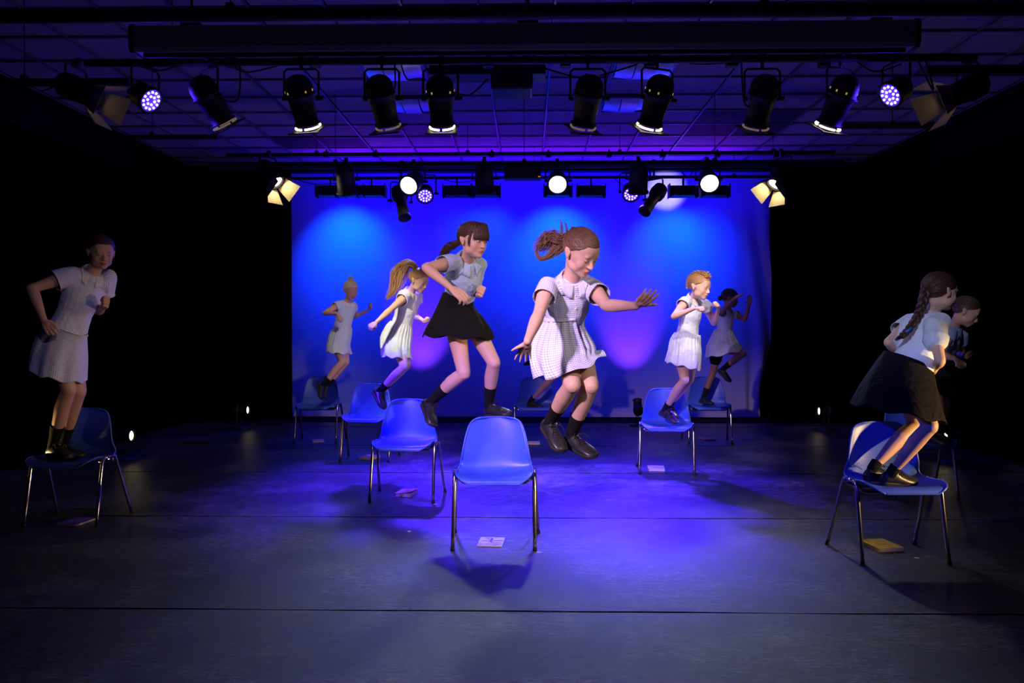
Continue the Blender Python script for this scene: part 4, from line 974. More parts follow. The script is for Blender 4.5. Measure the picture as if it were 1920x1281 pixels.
def skirt(p, m, rings, Y=None, folds=9, amp=.10, seed=3, name='skirt', n=150, mm=36, hemtilt=0.0, gather=.02, parent=None, sway=0.0, thick=.003):
    "rings: (left px, right px, depth half-axis, dy): silhouettes of the garment at successive heights, waist first"
    Y0 = Y or p.pel.y; cs = []
    samp = []          # what the garment has to clear: torso and both thighs
    for sd in 'RL':
        hj, K, A = p.leg[sd]
        for q in range(0, 13):
            t_ = q / 12; c_ = hj.lerp(K, t_); samp.append((c_, .074 * p.k * (1 - .35 * t_)))
    for t_, a_, b_ in p.TS:
        if t_ < .6: samp.append((p.st(t_), b_ * p.k * 1.05))
    for ri, (l, r, b, dy) in enumerate(rings):
        mid = at((l[0] + r[0]) / 2, (l[1] + r[1]) / 2, Y0 + dy); lo_, hi_ = mid.y - b, mid.y + b
        for c_, rr in samp:
            if abs(c_.z - mid.z) < (.025 if ri == 0 else .06) * p.k and abs(c_.x - mid.x) < .25:
                lo_ = min(lo_, c_.y - rr - .022); hi_ = max(hi_, c_.y + rr + .012)
        yc = (lo_ + hi_) / 2; b = (hi_ - lo_) / 2
        Lp = at(*l, yc); Rp = at(*r, yc); ux = (Rp - Lp).normalized()
        for c_, rr in samp:
            if abs(c_.z - (Lp.z + (Rp.z - Lp.z) * .5)) < (.012 if ri == 0 else .035) * p.k:
                e0 = (c_ - Lp).dot(ux) - rr - .006; e1 = (c_ - Rp).dot(ux) + rr + .006
                if e0 < 0: Lp = Lp + ux * max(e0, -.06)
                if e1 > 0: Rp = Rp + ux * min(e1, .06)
        cs.append(((Lp + Rp) / 2, (Rp - Lp) / 2, b))
    C_ = spline([c[0] for c in cs], mm); U_ = spline([c[1] for c in cs], mm); B_ = spline([c[2] for c in cs], mm)
    rs = random.Random(seed); ph = [rs.uniform(0, 6.28) for _ in range(8)]; vs = []; uvs = []; run = 0
    for i in range(mm + 1):
        t = i / mm
        if i: run += (C_[i] - C_[i - 1]).length
        for j in range(n):
            th = 2 * math.pi * j / n; a2 = th + sway * t * math.sin(th + ph[7])
            w = math.sin(folds * a2 + ph[0] + 1.1 * math.sin(2 * th + ph[1]) + .5 * t) + .5 * math.sin((folds * 1.7 // 1) * a2 + ph[2] - t) + .35 * math.sin(3 * th + ph[3] + 2.5 * t)
            gth = math.sin((folds * 3 + 2) * th + ph[4]) * gather * (1 - t) ** 2 * (4 * t + .3)
            s = 1 + amp * (t ** 1.2) * w * .55 + gth
            v = C_[i] + U_[i] * math.cos(th) * s + Vector((0, 1, 0)) * B_[i] * math.sin(th) * s
            v.z += hemtilt * t * math.sin(th) + .010 * p.k * t * t * math.sin(folds * th + ph[5])
            vs.append(v); uvs.append((th * (U_[i].length + B_[i]) / 2 if 0 else th * .17, run))
    fs = []; fuv = []
    for i in range(mm):
        for j in range(n):
            a = i * n + j; b = i * n + (j + 1) % n; fs.append((a, b, b + n, a + n))
            u0, u1 = 2 * math.pi * j / n * .17, 2 * math.pi * (j + 1) / n * .17
            fuv += [(u0, uvs[a][1]), (u1, uvs[a][1]), (u1, uvs[a + n][1]), (u0, uvs[a + n][1])]
    mb = MB().add(vs, fs); org = parent_org(p.root); me = mb.mesh(name, [m], True, org)
    lay = me.uv_layers.new(name='UVMap'); lay.data.foreach_set('uv', np.array(fuv).ravel())
    crease(me, .0035 * p.k, seed + 5, 6.0)
    o = link(name, me, p.root); solidify(o, -thick); p.skirt_rings = (C_, U_, B_)
    return o
def band(p, name, m, c, u, v, r, parent=None, flat=None, n=40):
    "closed ring c + u cos + v sin"
    pts = [c + u * math.cos(2 * math.pi * j / n) + v * math.sin(2 * math.pi * j / n) for j in range(n + 1)]
    mb = MB().tube(pts, r, 8, False, flat, False); o = build(mb, name, m, p.root, True, 0)
    lay = o.data.uv_layers.new(name='UVMap'); uv = []
    for f_ in mb.f:
        i0 = min(q // 8 for q in f_); j0 = min(q % 8 for q in f_); wrap = max(q % 8 for q in f_) - j0 > 1
        for q in f_: jj = q % 8; uv.append(((q // 8) * .026, (8 if wrap and jj == 0 else jj) * r * .8))
    lay.data.foreach_set('uv', np.array(uv).ravel()); return o
def collar(p, m, r=.050, h=.032, spread=.020, gap=.42, tilt=.25, piping=None):
    "folded collar: stands up round the neck and turns down outside, open at the front"
    k = p.k; c0 = p.neck - p.U * .012 * k - p.F * .004; n = 40; rows = []
    ax = (p.U + (p.C - p.neck).normalized() * .6).normalized(); F = (p.F - ax * p.F.dot(ax)).normalized(); R = ax.cross(F)
    prof = [(r * .98, -.012), (r * .97, h * .55), (r * 1.03, h * .75), (r * 1.13, h * .55), (r + spread, -.012), (r + spread * 1.25, -.026)]
    for rr, z in prof:
        row = []
        for j in range(n + 1):
            a = gap / 2 + (2 * math.pi - gap) * j / n; e = min(j, n - j) / n
            point = max(0, 1 - e * 9) if z < 0 and rr > r * 1.1 else 0
            row.append(c0 + (F * math.cos(a) + R * math.sin(a)) * rr * k * (1 + .10 * point) + ax * (z - .010 * point - tilt * .06 * math.cos(a)) * k)
        rows.append(row)
    for ri in (3, 4, 5):
        for j in range(n + 1):
            v = rows[ri][j]; off = (.004, .006, .0065)[ri - 3]
            for _ in range(3):
                h_, nn_, _i, _d = p.bvh.find_nearest(v)
                if h_ and (v - h_).dot(nn_) < off: v = h_ + nn_ * off
            rows[ri][j] = v
    vs = [v for r_ in rows for v in r_]; w_ = n + 1
    fs = [(i * w_ + j, i * w_ + j + 1, (i + 1) * w_ + j + 1, (i + 1) * w_ + j) for i in range(len(rows) - 1) for j in range(n)]
    o = build(MB().add(vs, fs), 'collar', m, p.root, True, 0); solidify(o, .002)
    if piping: build(MB().tube(rows[-1], .0022, 6), 'collar_piping', piping, p.root, True, 0)
    return o
def cuff(p, m, sleeve=.5, sleeve_r=.050, flare=1.15, r=.004):
    for sd in 'RL':
        A, B, Cw = p.arm[sd]; ax = (B - A).normalized(); c = A + ax * (B - A).length * sleeve; u = ax.cross(p.F).normalized(); v = ax.cross(u)
        rr = sleeve_r * p.k * flare * .96; band(p, 'sleeve_cuff', m, c - ax * .004, u * rr, v * rr, r, flat=None)
def buttons(p, n=4, lo=.40, hi=.86, m=None, add=.016):
    for i in range(n):
        t = hi + (lo - hi) * i / max(1, n - 1)
        ts = p.TS; b = np.interp(t, [x[0] for x in ts], [x[2] for x in ts]) * p.k
        c = p.st(t) + p.F * (b + add - (.012 * p.k if t > .7 else 0))
        h_ = p.bvh.ray_cast(c + p.F * .2, -p.F)
        if h_[0]: c = h_[0] - p.F * .001
        build(MB().cyl(c, c + p.F * .0035, .0055, n=10), 'button', m or M['button'], p.root)
def sock_shoe(p, sock_len=.14, trainers=False, laces=True, sm=None, sock_m=None):
    k = p.k
    for sd in 'RL':
        hj, K, A = p.leg[sd]; _, FD, FU = p.foot[sd]; u = (K - A).normalized()
        Rg = .238 * p.H
        rads = np.interp([sock_len * q / Rg for q in (1, .66, .33, 0)], [0, .15, .4, .67], [.0265, .0275, .036, .0435])
        pts = [A + u * sock_len * q for q in (1, .66, .33, 0)] + [A - FU * .03 * k]
        fwd = ((K - hj).normalized() + u).normalized() if ((K - hj).normalized() + u).length > .05 else p.F
        b_ = -(fwd * .010 * k)
        pts = [pp + b_ * w_ for pp, w_ in zip(pts, (.75, .45, .15, 0, 0))]
        build(MB().tube(pts, [r * k + .0035 for r in rads] + [.030 * k], 20), 'sock', sock_m or M['sock'], p.root, True, 40)
        # shoe: lofted upper along FD, sole slab
        Ls = .162 * p.H; side = FD.cross(FU).normalized(); heel = A - FU * .072 * k - FD * .050 * k
        rings = []; n = 18
        ST = [(0.0, .014, .026, .020), (.03, .024, .052, .012), (.10, .031, .074, .010), (.22, .033, .088, .010), (.34, .035, .086, .010), (.46, .038, .068, .010), (.60, .042, .055, .010), (.75, .043, .046, .010), (.88, .037, .038, .010), (.96, .024, .030, .011), (1.0, .010, .020, .014)]
        for t, w_, h_, lo in ST:
            c = heel + FD * (t * Ls)
            row = []
            for j in range(n):
                a = 2 * math.pi * j / n; ca, sa = math.cos(a), math.sin(a)
                xx = math.copysign(abs(ca) ** .8, ca) * w_ * k; zz = (lo + (h_ - lo) * .42 + sa * (h_ - lo) * (.58 if sa > 0 else .42)) * k
                if sa > 0: xx *= 1 - .35 * sa * (h_ > .06)
                row.append(c + side * xx + FU * zz)
            rings.append(row)
        sh = build(MB().loft(rings), 'shoe', sm or M['shoe'], p.root, True, 0)
        rows = []
        for q, zz, sc in ((0, 0, .94), (1, .004, 1.04), (2, .018, 1.05), (3, .021, .98)):
            row = []
            for j in range(40):
                a = 2 * math.pi * j / 40; t = .5 - .5 * math.cos(a); w_ = np.interp(t, [0, .02, .1, .3, .5, .75, .9, .97, 1], [0, .018, .030, .032, .033, .043, .036, .022, 0]) * k
                row.append(heel + FD * ((t - .5) * (1.0 + .02 * sc) + .5) * Ls + side * math.copysign(w_, math.sin(a)) * sc * (abs(math.sin(a)) > 1e-6) + FU * (zz + (.010 * max(0, (t - .8) / .2) ** 2)) * k)
            rows.append(row)
        build(MB().loft(rows), 'sole', M['sole'], sh, True, 40)
        if trainers:
            for t in (.40, .52):
                c = heel + FD * t * Ls; pts = [c + side * math.cos(a) * .041 * k + FU * (.018 + math.sin(a) * (.070 - (t - .4) * .12) * 1.0) * k for a in [math.pi * q / 10 for q in range(11)]]
                build(MB().tube(pts, .008 * k, 6, False, None), 'strap', M['lace'], sh)
        elif laces:
            mb = MB()
            for q, t in enumerate((.40, .46, .52, .58)):
                c = heel + FD * t * Ls; hh = np.interp(t, [.34, .46, .6], [.086, .068, .056])
                mb.tube([c + side * .022 * k + FU * (hh - .008) * k, c + FD * .01 * k + FU * (hh + .003) * k, c + FD * .02 * k - side * .022 * k + FU * (hh - .012) * k], .0022 * k, 5)
            c = heel + FD * .38 * Ls + FU * .085 * k
            for s in (-1, 1):
                mb.tube(spline([c, c + side * s * .02 + FU * .015 + FD * .01, c + side * s * .035 + FD * .02 - FU * .003, c + side * s * .012 + FD * .012, c], 12), .002 * k, 5)
                mb.tube(spline([c, c + side * s * .03 + FD * .03 + FU * .004, c + side * s * .04 + FD * .06 - FU * .02], 8), .0018 * k, 5)
            build(mb, 'lace', M['lace'], sh)
def eyes(p):
    for s in (-1, 1):
        c = p.C + (p.HR * s * .029 + p.HF * .0745 + p.HU * .0005) * p.hs
        e = build(MB().ell(c, [p.HR * .0095 * p.hs, p.HF * .0105 * p.hs, p.HU * .0055 * p.hs], 14, 10), 'eye', M['eye_white'], p.root)
        c2 = c + (p.HF * .0085 + p.HR * (-s * .001)) * p.hs
        build(MB().ell(c2, [p.HR * .0042 * p.hs, p.HF * .003 * p.hs, p.HU * .0045 * p.hs], 10, 8), 'iris', M['iris'], e)

# ---- hair
def hairmat(name, c1, c2, rough=.42):
    m = noisy(name, c1, c2, 60, rough, 0.4, stretch=(1, 1, 1), bscale=140); return m
HC = Vector((0, -.012, .030)); HRAD = Vector((.0735, .0925, .0785))
def hline(f): return .010 + .60 * f if f > 0 else .010 + .95 * f
def hair(p, m, G=(0, -.10, .03), nst=170, lift=.006, seed=1, top=.063, thick=.0024, bangs=False, name='hair', style=None):
    "scalp cap plus combed strands running from the hairline to the gathering point G (head-local r,f,u)"
    hs = p.hs; W = lambda v: p.C + (p.HR * v[0] + p.HF * v[1] + p.HU * v[2]) * hs
    rs = random.Random(seed); mb = MB(); n, mm = 96, 60; grid = {}; vs = []; fs = []
    keep = lambda v: v.z > hline(v.y) - .004 and not (v.y > .0 and v.z < .016 + .60 * v.y) and not (v.y > .060 and v.z < top)
    for i in range(mm + 1):
        t = math.pi * i / mm
        for j in range(n):
            a = 2 * math.pi * j / n; d = Vector((math.sin(t) * math.cos(a), math.sin(t) * math.sin(a), math.cos(t)))
            q = HC + Vector((d.x * (HRAD.x + .004), d.y * (HRAD.y + .003), d.z * (HRAD.z + .005)))
            grid[i, j] = (q, keep(q)); vs.append(W(q))
    for i in range(mm):
        for j in range(n):
            ks = [(i, j), (i, (j + 1) % n), (i + 1, (j + 1) % n), (i + 1, j)]
            if sum(grid[k_][1] for k_ in ks) >= 3: fs.append([a * n + b for a, b in ks])
    mb.add(vs, fs)
    g = Vector(G) - HC; g = Vector((g.x / HRAD.x, g.y / HRAD.y, g.z / HRAD.z)).normalized()
    cnt = 0
    while cnt < nst:
        d = Vector((rs.gauss(0, 1), rs.gauss(0, 1), rs.gauss(0, 1))).normalized()
        q = HC + Vector((d.x * HRAD.x, d.y * HRAD.y, d.z * HRAD.z))
        if not keep(q): continue
        ang = d.angle(g)
        if ang < .25: continue
        if ang < 1.0 and rs.random() < .5: continue
        # slide back to the hairline
        axis = g.cross(d).normalized(); dd = d
        for _ in range(30):
            nx = Quaternion(axis, .05) @ dd; q2 = HC + Vector((nx.x * HRAD.x, nx.y * HRAD.y, nx.z * HRAD.z))
            if not keep(q2) or nx.angle(g) > 2.75: break
            dd = nx
        if rs.random() < .35: dd = Quaternion(axis, -rs.uniform(0, .3)) @ dd
        A = dd.angle(g); pts = []; st_ = 12
        for k_ in range(st_ + 1):
            e = Quaternion(axis, -A * k_ / st_) @ dd; lf = 1 + (.05 + lift * 8 * math.sin(math.pi * k_ / st_)) * (.6 + .5 * rs.random() * 0 + .4)
            lf = 1.03 + lift * 9 * math.sin(math.pi * min(1, k_ / st_ * 1.0)) * (.5 + .5 * math.sin(cnt * 2.1))
            pts.append(W(HC + Vector((e.x * HRAD.x, e.y * HRAD.y, e.z * HRAD.z)) * lf))
        mb.tube(pts, [thick * hs * (.12 + .88 * min(1, k_ / 2.5)) for k_ in range(st_ + 1)], 5); cnt += 1
    if bangs:
        for _ in range(130):
            r = rs.uniform(-.062, .062); f0 = rs.uniform(.02, .05); sp = r * .5
            z_end = .012 + rs.uniform(-.006, .006) - .35 * max(0, abs(r) - .045)
            yf = .098 - r * r * 9
            pts = [W(Vector((sp, f0, .108))), W(Vector((r * .8, f0 + (yf - f0) * .55, .098))), W(Vector((r * .95, yf - .004, .066))), W(Vector((r, yf + .002, .036))), W(Vector((r * 1.02, yf, z_end)))]
            mb.tube(spline(pts, 9), [.0030 * hs] * 8 + [.0022 * hs, .0008 * hs], 5)
        for q in range(9):
            mb.tube(spline([W(Vector((.060, .05, .05))), W(Vector((.073, .036 + q * .0015, .02))), W(Vector((.071, .034 + q * .0015, -.02 - q * .0022)))], 7), [.0012] * 5 + [.001, .0008, .0004], 5)
    p.Wl = W; p.hairmb = mb; p.G = W(Vector(G)); return mb
def bundle(mb, path, width, n=90, r=.0016, seed=2, wave=.4, curl=0.0, spread_end=1.0, flat=1.0, jit=.0):
    "strand bundle along a 3-D control path; width list per control point"
    rs = random.Random(seed); K = 16; P_ = spline(path, K); Wd = spline(width, K)
    for s in range(n):
        a = rs.uniform(0, 6.283); q = math.sqrt(rs.random()); u, v = math.cos(a) * q, math.sin(a) * q * flat
        e = rs.uniform(.72, 1.0); ph = rs.uniform(0, 6.28); fr = rs.uniform(3, 7); pts = []; j1, j2 = rs.gauss(0, jit), rs.gauss(0, jit)
        kk = max(4, int(K * e))
        for i in range(kk + 1):
            t = i / K; T = (P_[min(i + 1, K)] - P_[max(i - 1, 0)]).normalized(); X = T.cross(Vector((0, 1, 0))); X = X.normalized() if X.length > .01 else Vector((1, 0, 0)); Yv = T.cross(X)
            w_ = Wd[i] * (1 if i < K * .8 else 1)
            o1 = u + wave * math.sin(fr * t + ph) * .35 + curl * math.sin(18 * t + ph) * .25; o2 = v + wave * math.cos(fr * t * 1.2 + ph) * .35
            pts.append(P_[i] + (X * o1 + Yv * o2) * w_ + (X * j1 + Yv * j2) * t * t)
        mb.tube(pts, [r * (1 - .75 * (i / kk) ** 3) for i in range(kk + 1)], 4)
def braid(mb, path, r=.013, turns=7, taper=.5):
    K = int(turns * 9); P_ = spline(path, K)
    for s in range(3):
        pts = []; rr = []
        for i in range(K + 1):
            t = i / K; T = (P_[min(i + 1, K)] - P_[max(i - 1, 0)]).normalized(); X = T.cross(Vector((0, 1, 0.1))).normalized(); Yv = T.cross(X)
            ph = turns * 2 * math.pi * t * .5 * 2 / 2 + s * 2 * math.pi / 3; w_ = r * (1 - (1 - taper) * t)
            pts.append(P_[i] + X * math.sin(ph) * w_ + Yv * math.sin(2 * ph) * w_ * .5); rr.append(w_ * .72)
        mb.tube(pts, rr, 8, True)
def hairdone(p, m): return build(p.hairmb, 'hair', m, p.root, True, 0)

SK_A = skinmat('skin_fair', (.68, .42, .31)); SK_B = skinmat('skin_warm', (.58, .33, .22)); SK_C = skinmat('skin_deep', (.30, .15, .09))
GING = cloth('gingham_blue', (.34, .38, .66), (.86, .86, .90), .0105, bump=.35)
STRP = cloth('gingham_pale_blue', (.42, .52, .72), (.80, .84, .88), .007, bump=.6)
BLOUSE = cloth('pale_blue_blouse', (.42, .55, .88), (.5, .62, .86), gingham=False, bump=.45)
BLOUSE2 = cloth('white_blue_blouse', (.66, .74, .90), (.5, .62, .86), gingham=False, bump=.45)
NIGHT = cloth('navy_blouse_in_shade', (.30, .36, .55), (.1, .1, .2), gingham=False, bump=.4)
H_CHEST = hairmat('chestnut_hair', (.10, .048, .028), (.24, .12, .07)); H_DARK = hairmat('dark_brown_hair', (.035, .015, .010), (.085, .035, .022))
H_GOLD = hairmat('golden_brown_hair', (.30, .15, .05), (.55, .32, .14)); H_BLOND = hairmat('blond_hair', (.55, .42, .26), (.80, .66, .45)); H_BLACK = hairmat('black_hair', (.010, .007, .007), (.03, .02, .018))

# centre: girl in gingham jumping, arms out
p = person('girl in blue gingham dress leaping at the centre with arms spread and hair flying', 1.42, 4.15, 28, (1052, 648), (1072, 523), -1, (1089, 474, 44, 34, 6, 1.03),
    {'R': ((1026, 538), (1010, 590), -1, (989, 640), -1, (979, 676), 1, (.15, -1, .1), 'spread'),
     'L': ((1112, 540), (1137, 573), -1, (1193, 574), -1, (1226, 548), -1, (.5, -.5, .7), 'open')},
    {'R': ((1056, 648), (1073, 722), -1, (1031, 790), 1, (1003, 792), (1040, 846), -1),
     'L': ((1082, 646), (1107, 724), -1, (1071, 815), 1, (1048, 836), (1109, 866), -1)}, SK_A, .0030, handk=.88)
bodice(p, GING, .30, .44, seed=11, amp=.005, cut_lo=.27, sleeve_r=.050, sleeve_flare=1.16, voxel=.0045)
skirt(p, GING, [((1022, 598), (1092, 592), .095, -.06), ((1012, 616), (1094, 612), .12, -.05), ((996, 655), (1098, 648), .16, -.04), ((1000, 688), (1118, 662), .19, -.04), ((1006, 706), (1135, 664), .205, -.04)], folds=6, amp=.16, seed=21, hemtilt=.02, gather=.05, sway=.35, mm=44)
C_, U_, B_ = p.skirt_rings; band(p, 'gathered_waist', GING, C_[1], U_[1] * 1.03, Vector((0, 1, 0)) * B_[1] * 1.03 + Vector((0, 0, .012)), .012)
collar(p, GING, tilt=.3); buttons(p, 4); sock_shoe(p, .135)
mb = hair(p, H_CHEST, (0, -.088, .062), 240, .006, 4, thick=.0022)
W = p.Wl; g0 = p.G; Yh = g0.y
bundle(mb, [g0, at(1052, 452, Yh), at(1036, 446, Yh + .02), at(1020, 455, Yh + .03), at(1010, 468, Yh + .03), at(1009, 478, Yh + .02)], [.014, .026, .034, .034, .026, .014], 260, .0011, 5, 1.0)
bundle(mb, [g0, at(1050, 465, Yh), at(1038, 472, Yh), at(1026, 482, Yh), at(1014, 485, Yh), at(1007, 478, Yh), at(1006, 468, Yh)], [.014, .020, .020, .012, .009, .008, .004], 150, .0011, 6, .8)
for pts, wd, n_ in (([(1058, 452), (1054, 440), (1053, 424), (1050, 407)], .007, 24), ([(1062, 450), (1063, 438), (1062, 425), (1058, 412)], .006, 20), ([(1070, 445), (1074, 435), (1073, 427), (1069, 420)], .004, 12), ([(1022, 458), (1023, 446), (1021, 436), (1023, 428)], .005, 14), ([(1015, 458), (1008, 458), (1003, 463)], .004, 8)):
    bundle(mb, [at(a, b, Yh) for a, b in pts], [wd * 1.3] + [wd] * (len(pts) - 2) + [wd * .2], n_, .0012, 7, .5)
hairdone(p, H_CHEST)
band(p, 'hair_tie', M['rubber'], p.G - p.HF * .008, p.HR * .016, p.HU * .016, .006)

# older girl: blouse and black skirt
p = person('older girl in pale blue blouse and black skirt striding through the air left of centre', 1.56, 5.55, 50, (855, 592), (876, 487), -1, (887, 452, 47, 8, 0, 1.12),
    {'R': ((852, 492), (799, 502), -1, (843, 538), -1, (873, 560), -1, (-.3, .75, -.5), 'relax'),
     'L': ((897, 496), (884, 545), 1, (898, 553), -1, (906, 548), -1, (-.6, -.6, .4), 'fist')},
    {'R': ((852, 600), (870, 700), -1, (808, 753), 1, (789, 742), (808, 788), -1),
     'L': ((882, 600), (926, 680), -1, (916, 760), 1, (899, 777), (945, 778), -1)}, SK_A, .0037, girth=.97)
bodice(p, BLOUSE, .36, .46, seed=5, cut_lo=.34, amp=.006, sleeve_r=.050, sleeve_flare=1.18, add=.016)
skirt(p, M['blk_cloth'], [((831, 548), (888, 553), .085, -.05), ((822, 570), (888, 574), .115, -.04), ((812, 592), (893, 596), .15, -.02), ((800, 614), (908, 618), .185, -.02), ((792, 630), (919, 636), .20, -.02)], folds=7, amp=.07, seed=8, gather=.0, sway=.2)
collar(p, BLOUSE, tilt=.35, spread=.030, h=.042, gap=.5); buttons(p, 4, .30, .82, add=.019); sock_shoe(p, .17); eyes(p)
mb = hair(p, H_DARK, (0, -.095, -.002), 180, .008, 9, bangs=True, thick=.0028)
bundle(mb, [p.G, at(851, 459, p.G.y + .03), at(840, 465, p.G.y + .04), at(832, 478, p.G.y + .06), at(828, 500, p.G.y + .08), at(829, 518, p.G.y + .08)], [.014, .022, .026, .024, .016, .006], 130, .0017, 12, .7)
hairdone(p, H_DARK); band(p, 'hair_tie', M['rubber'], p.G - p.HF * .008, p.HR * .015, p.HU * .015, .005)

# girl with the long ponytail
p = person('girl in pale striped dress with a long golden ponytail streaming behind her, fists back', 1.38, 7.45, 55, (748, 632), (770, 546), -1, (785, 527, 62, 24, 0, 1.02),
    {'R': ((760, 556), (733, 580), -1, (706, 604), -1, (694, 613), -1, (-.5, -.3, -.8), 'fist'),
     'L': ((782, 556), (776, 592), 1, (792, 600), -1, (801, 603), -1, (-.2, -.4, .9), 'fist')},
    {'R': ((742, 640), (759, 688), -1, (712, 733), 1, (692, 722), (713, 757), -1),
     'L': ((750, 640), (762, 686), -1, (716, 732), 1, (698, 724), (716, 758), -1)}, SK_A, .0050)
bodice(p, STRP, .24, .24, seed=31, amp=.005, cut_lo=.21, sleeve_r=.056, sleeve_flare=1.1)
skirt(p, STRP, [((733, 602), (771, 612), .09, 0), ((724, 612), (772, 620), .125, 0), ((714, 634), (771, 636), .15, 0), ((715, 655), (768, 658), .15, 0), ((718, 667), (768, 672), .155, 0)], folds=8, amp=.08, seed=33, gather=.05)
collar(p, M['white_trim'], tilt=.3); cuff(p, STRP, .24, .056, 1.1, .005); sock_shoe(p, .085)
mb = hair(p, H_CHEST, (0, -.062, .088), 130, .006, 14); g0 = p.G; Yh = g0.y
bundle(mb, [g0, at(768, 494, Yh), at(756, 503, Yh), at(746, 520, Yh), at(740, 540, Yh), at(731, 554, Yh), at(721, 563, Yh)], [.018, .035, .055, .065, .05, .03, .01], 150, .0028, 15, .8, .3)
hairdone(p, H_GOLD); band(p, 'hair_tie', M['shoe'], p.G - p.HF * .0, p.HR * .022, p.HF * .022, .010)

# girl with the bun
p = person('small blond girl with a bun in a pale blue dress jumping at the back left', 1.32, 9.1, 40, (637, 636), (652, 566), -1, (658, 545, 40, 22, 0, 1.02),
    {'R': ((636, 572), (608, 587), -1, (631, 588), -1, (641, 600), -1, (-.4, .3, -.8), 'claw'),
     'L': ((662, 573), (665, 594), 1, (690, 582), -1, (699, 573), -1, (-.3, -.6, .5), 'claw')},
    {'R': ((630, 640), (642, 680), -1, (606, 722), 1, (588, 714), (594, 745), -1),
     'L': ((642, 640), (649, 679), -1, (615, 722), 1, (600, 716), (605, 747), -1)}, SK_B, .0065)
bodice(p, STRP, .28, .30, seed=41, amp=.005, cut_lo=.25, voxel=.0065, sleeve_r=.054)
skirt(p, STRP, [((630, 612), (660, 614), .085, 0), ((620, 622), (659, 626), .12, 0), ((614, 645), (654, 648), .14, 0), ((614, 660), (651, 663), .145, 0)], folds=7, amp=.08, seed=43, gather=.04, n=110, mm=24)
collar(p, M['white_trim'], tilt=.3); sock_shoe(p, .09, laces=False)
mb = hair(p, H_BLOND, (0, -.045, .105), 120, .006, 18, thick=.003)
c = p.Wl(Vector((0, -.050, .125)))
for q in range(26):
    a0 = random.uniform(0, 6.28); ax = Vector((random.gauss(0, .5), random.gauss(0, .5), 1)).normalized(); u = ax.cross(Vector((1, 0, 0))).normalized(); v = ax.cross(u)
    rr = random.uniform(.012, .030); mb.tube([c + ax * random.uniform(-.012, .014) + (u * math.cos(a0 + t * .6) + v * math.sin(a0 + t * .6)) * rr for t in range(10)], .0055, 5)
for q in range(16):
    s = random.choice((-1, 1)); mb.tube([p.Wl(Vector((s * .07, -.03, .02))), p.Wl(Vector((s * .078, -.05 - q * .001, -.02))), p.Wl(Vector((s * .07, -.07, -.05 - q * .002)))], .0018, 4)
hairdone(p, H_BLOND)
band(p, 'hair_band', M['white_trim'], p.Wl(Vector((0, -.048, .110))), p.HR * .022, p.HF * .022, .007)

# girl right of centre landing on the chair, fists raised
p = person('girl in pale dress with braided-back hair, fists raised, above the right-of-centre chair', 1.38, 7.35, 42, (1286, 645), (1300, 559), -1, (1312, 538, 45, 14, 0, 1.10),
    {'R': ((1284, 568), (1263, 594), -1, (1300, 579), -1, (1316, 577), -1, (-.2, .5, -.8), 'fist'),
     'L': ((1322, 572), (1338, 606), 1, (1346, 581), -1, (1345, 569), -1, (-.6, -.5, .1), 'fist')},
    {'R': ((1274, 655), (1284, 713), -1, (1247, 768), (7.5,), (1231, 778), (1266, 799), -1),
     'L': ((1296, 655), (1293, 712), 1, (1254, 762), 1, (1240, 774), (1270, 790), -1)}, SK_A, .0050)
bodice(p, STRP, .16, .20, seed=51, amp=.006, cut_lo=.13, sleeve_r=.058, sleeve_flare=1.12)
skirt(p, STRP, [((1266, 624), (1312, 629), .095, 0), ((1258, 638), (1312, 644), .13, 0), ((1254, 658), (1306, 666), .15, 0), ((1249, 680), (1299, 692), .155, 0)], folds=8, amp=.08, seed=53, gather=.05)
collar(p, M['white_trim'], tilt=.3, h=.045); cuff(p, M['white_trim'], .20, .058, 1.1, .004); sock_shoe(p, .075, trainers=True)
mb = hair(p, H_GOLD, (0, -.085, .0), 150, .006, 22, thick=.0026)
for s in (-1, 1):
    path = [p.Wl(Vector((s * .020, .062, .090))), p.Wl(Vector((s * .030, .02, .118))), p.Wl(Vector((s * .036, -.04, .110))), p.Wl(Vector((s * .034, -.09, .070))), p.Wl(Vector((s * .026, -.108, .02))), p.Wl(Vector((s * .018, -.100, -.03)))]
    braid(mb, path, .012, 8, .8)
hairdone(p, H_GOLD)

# girl at the back right with raised arms and one knee up
p = person('girl in dim light at the back right, arms raised and one knee lifted', 1.34, 9.4, 60, (1354, 640), (1364, 579), -1, (1369, 560, 72, 12, 0, 1.0),
    {'R': ((1354, 586), (1354, 583), -1, (1376, 562), -1, (1391, 550), 1, (.4, .2, -.9), 'open'),
     'L': ((1376, 588), (1396, 600), -1, (1405, 572), -1, (1406, 556), 1, (-.6, -.7, 0), 'open')},
    {'R': ((1348, 648), (1393, 664), -1, (1356, 692), 1, (1338, 699), (1362, 722), -1),
     'L': ((1346, 650), (1337, 699), 1, (1319, 746), (9.55,), (1307, 758), (1334, 762), -1)}, SK_C, .0065)
bodice(p, STRP, .28, .26, seed=61, amp=.005, cut_lo=.26, voxel=.0065)
skirt(p, STRP, [((1340, 618), (1374, 620), .09, 0), ((1334, 632), (1378, 632), .13, 0), ((1327, 650), (1384, 643), .16, -.03), ((1325, 670), (1388, 655), .17, -.04)], folds=6, amp=.07, seed=63, gather=.03, n=110, mm=24)
build(MB().tube([p.leg['L'][0] + Vector((0, 0, .02)), p.leg['L'][0].lerp(p.leg['L'][1], .5)], [.082, .072], 16, True), 'shorts', M['blk_cloth'], p.root)
collar(p, M['white_trim'], tilt=.2); sock_shoe(p, .12, laces=False)
mb = hair(p, H_BLACK, (0, -.098, -.01), 110, .006, 26, thick=.003)
mb.ell(p.Wl(Vector((0, -.112, -.018))), [p.HR * .030, p.HF * .026, p.HU * .030])
hairdone(p, H_BLACK)

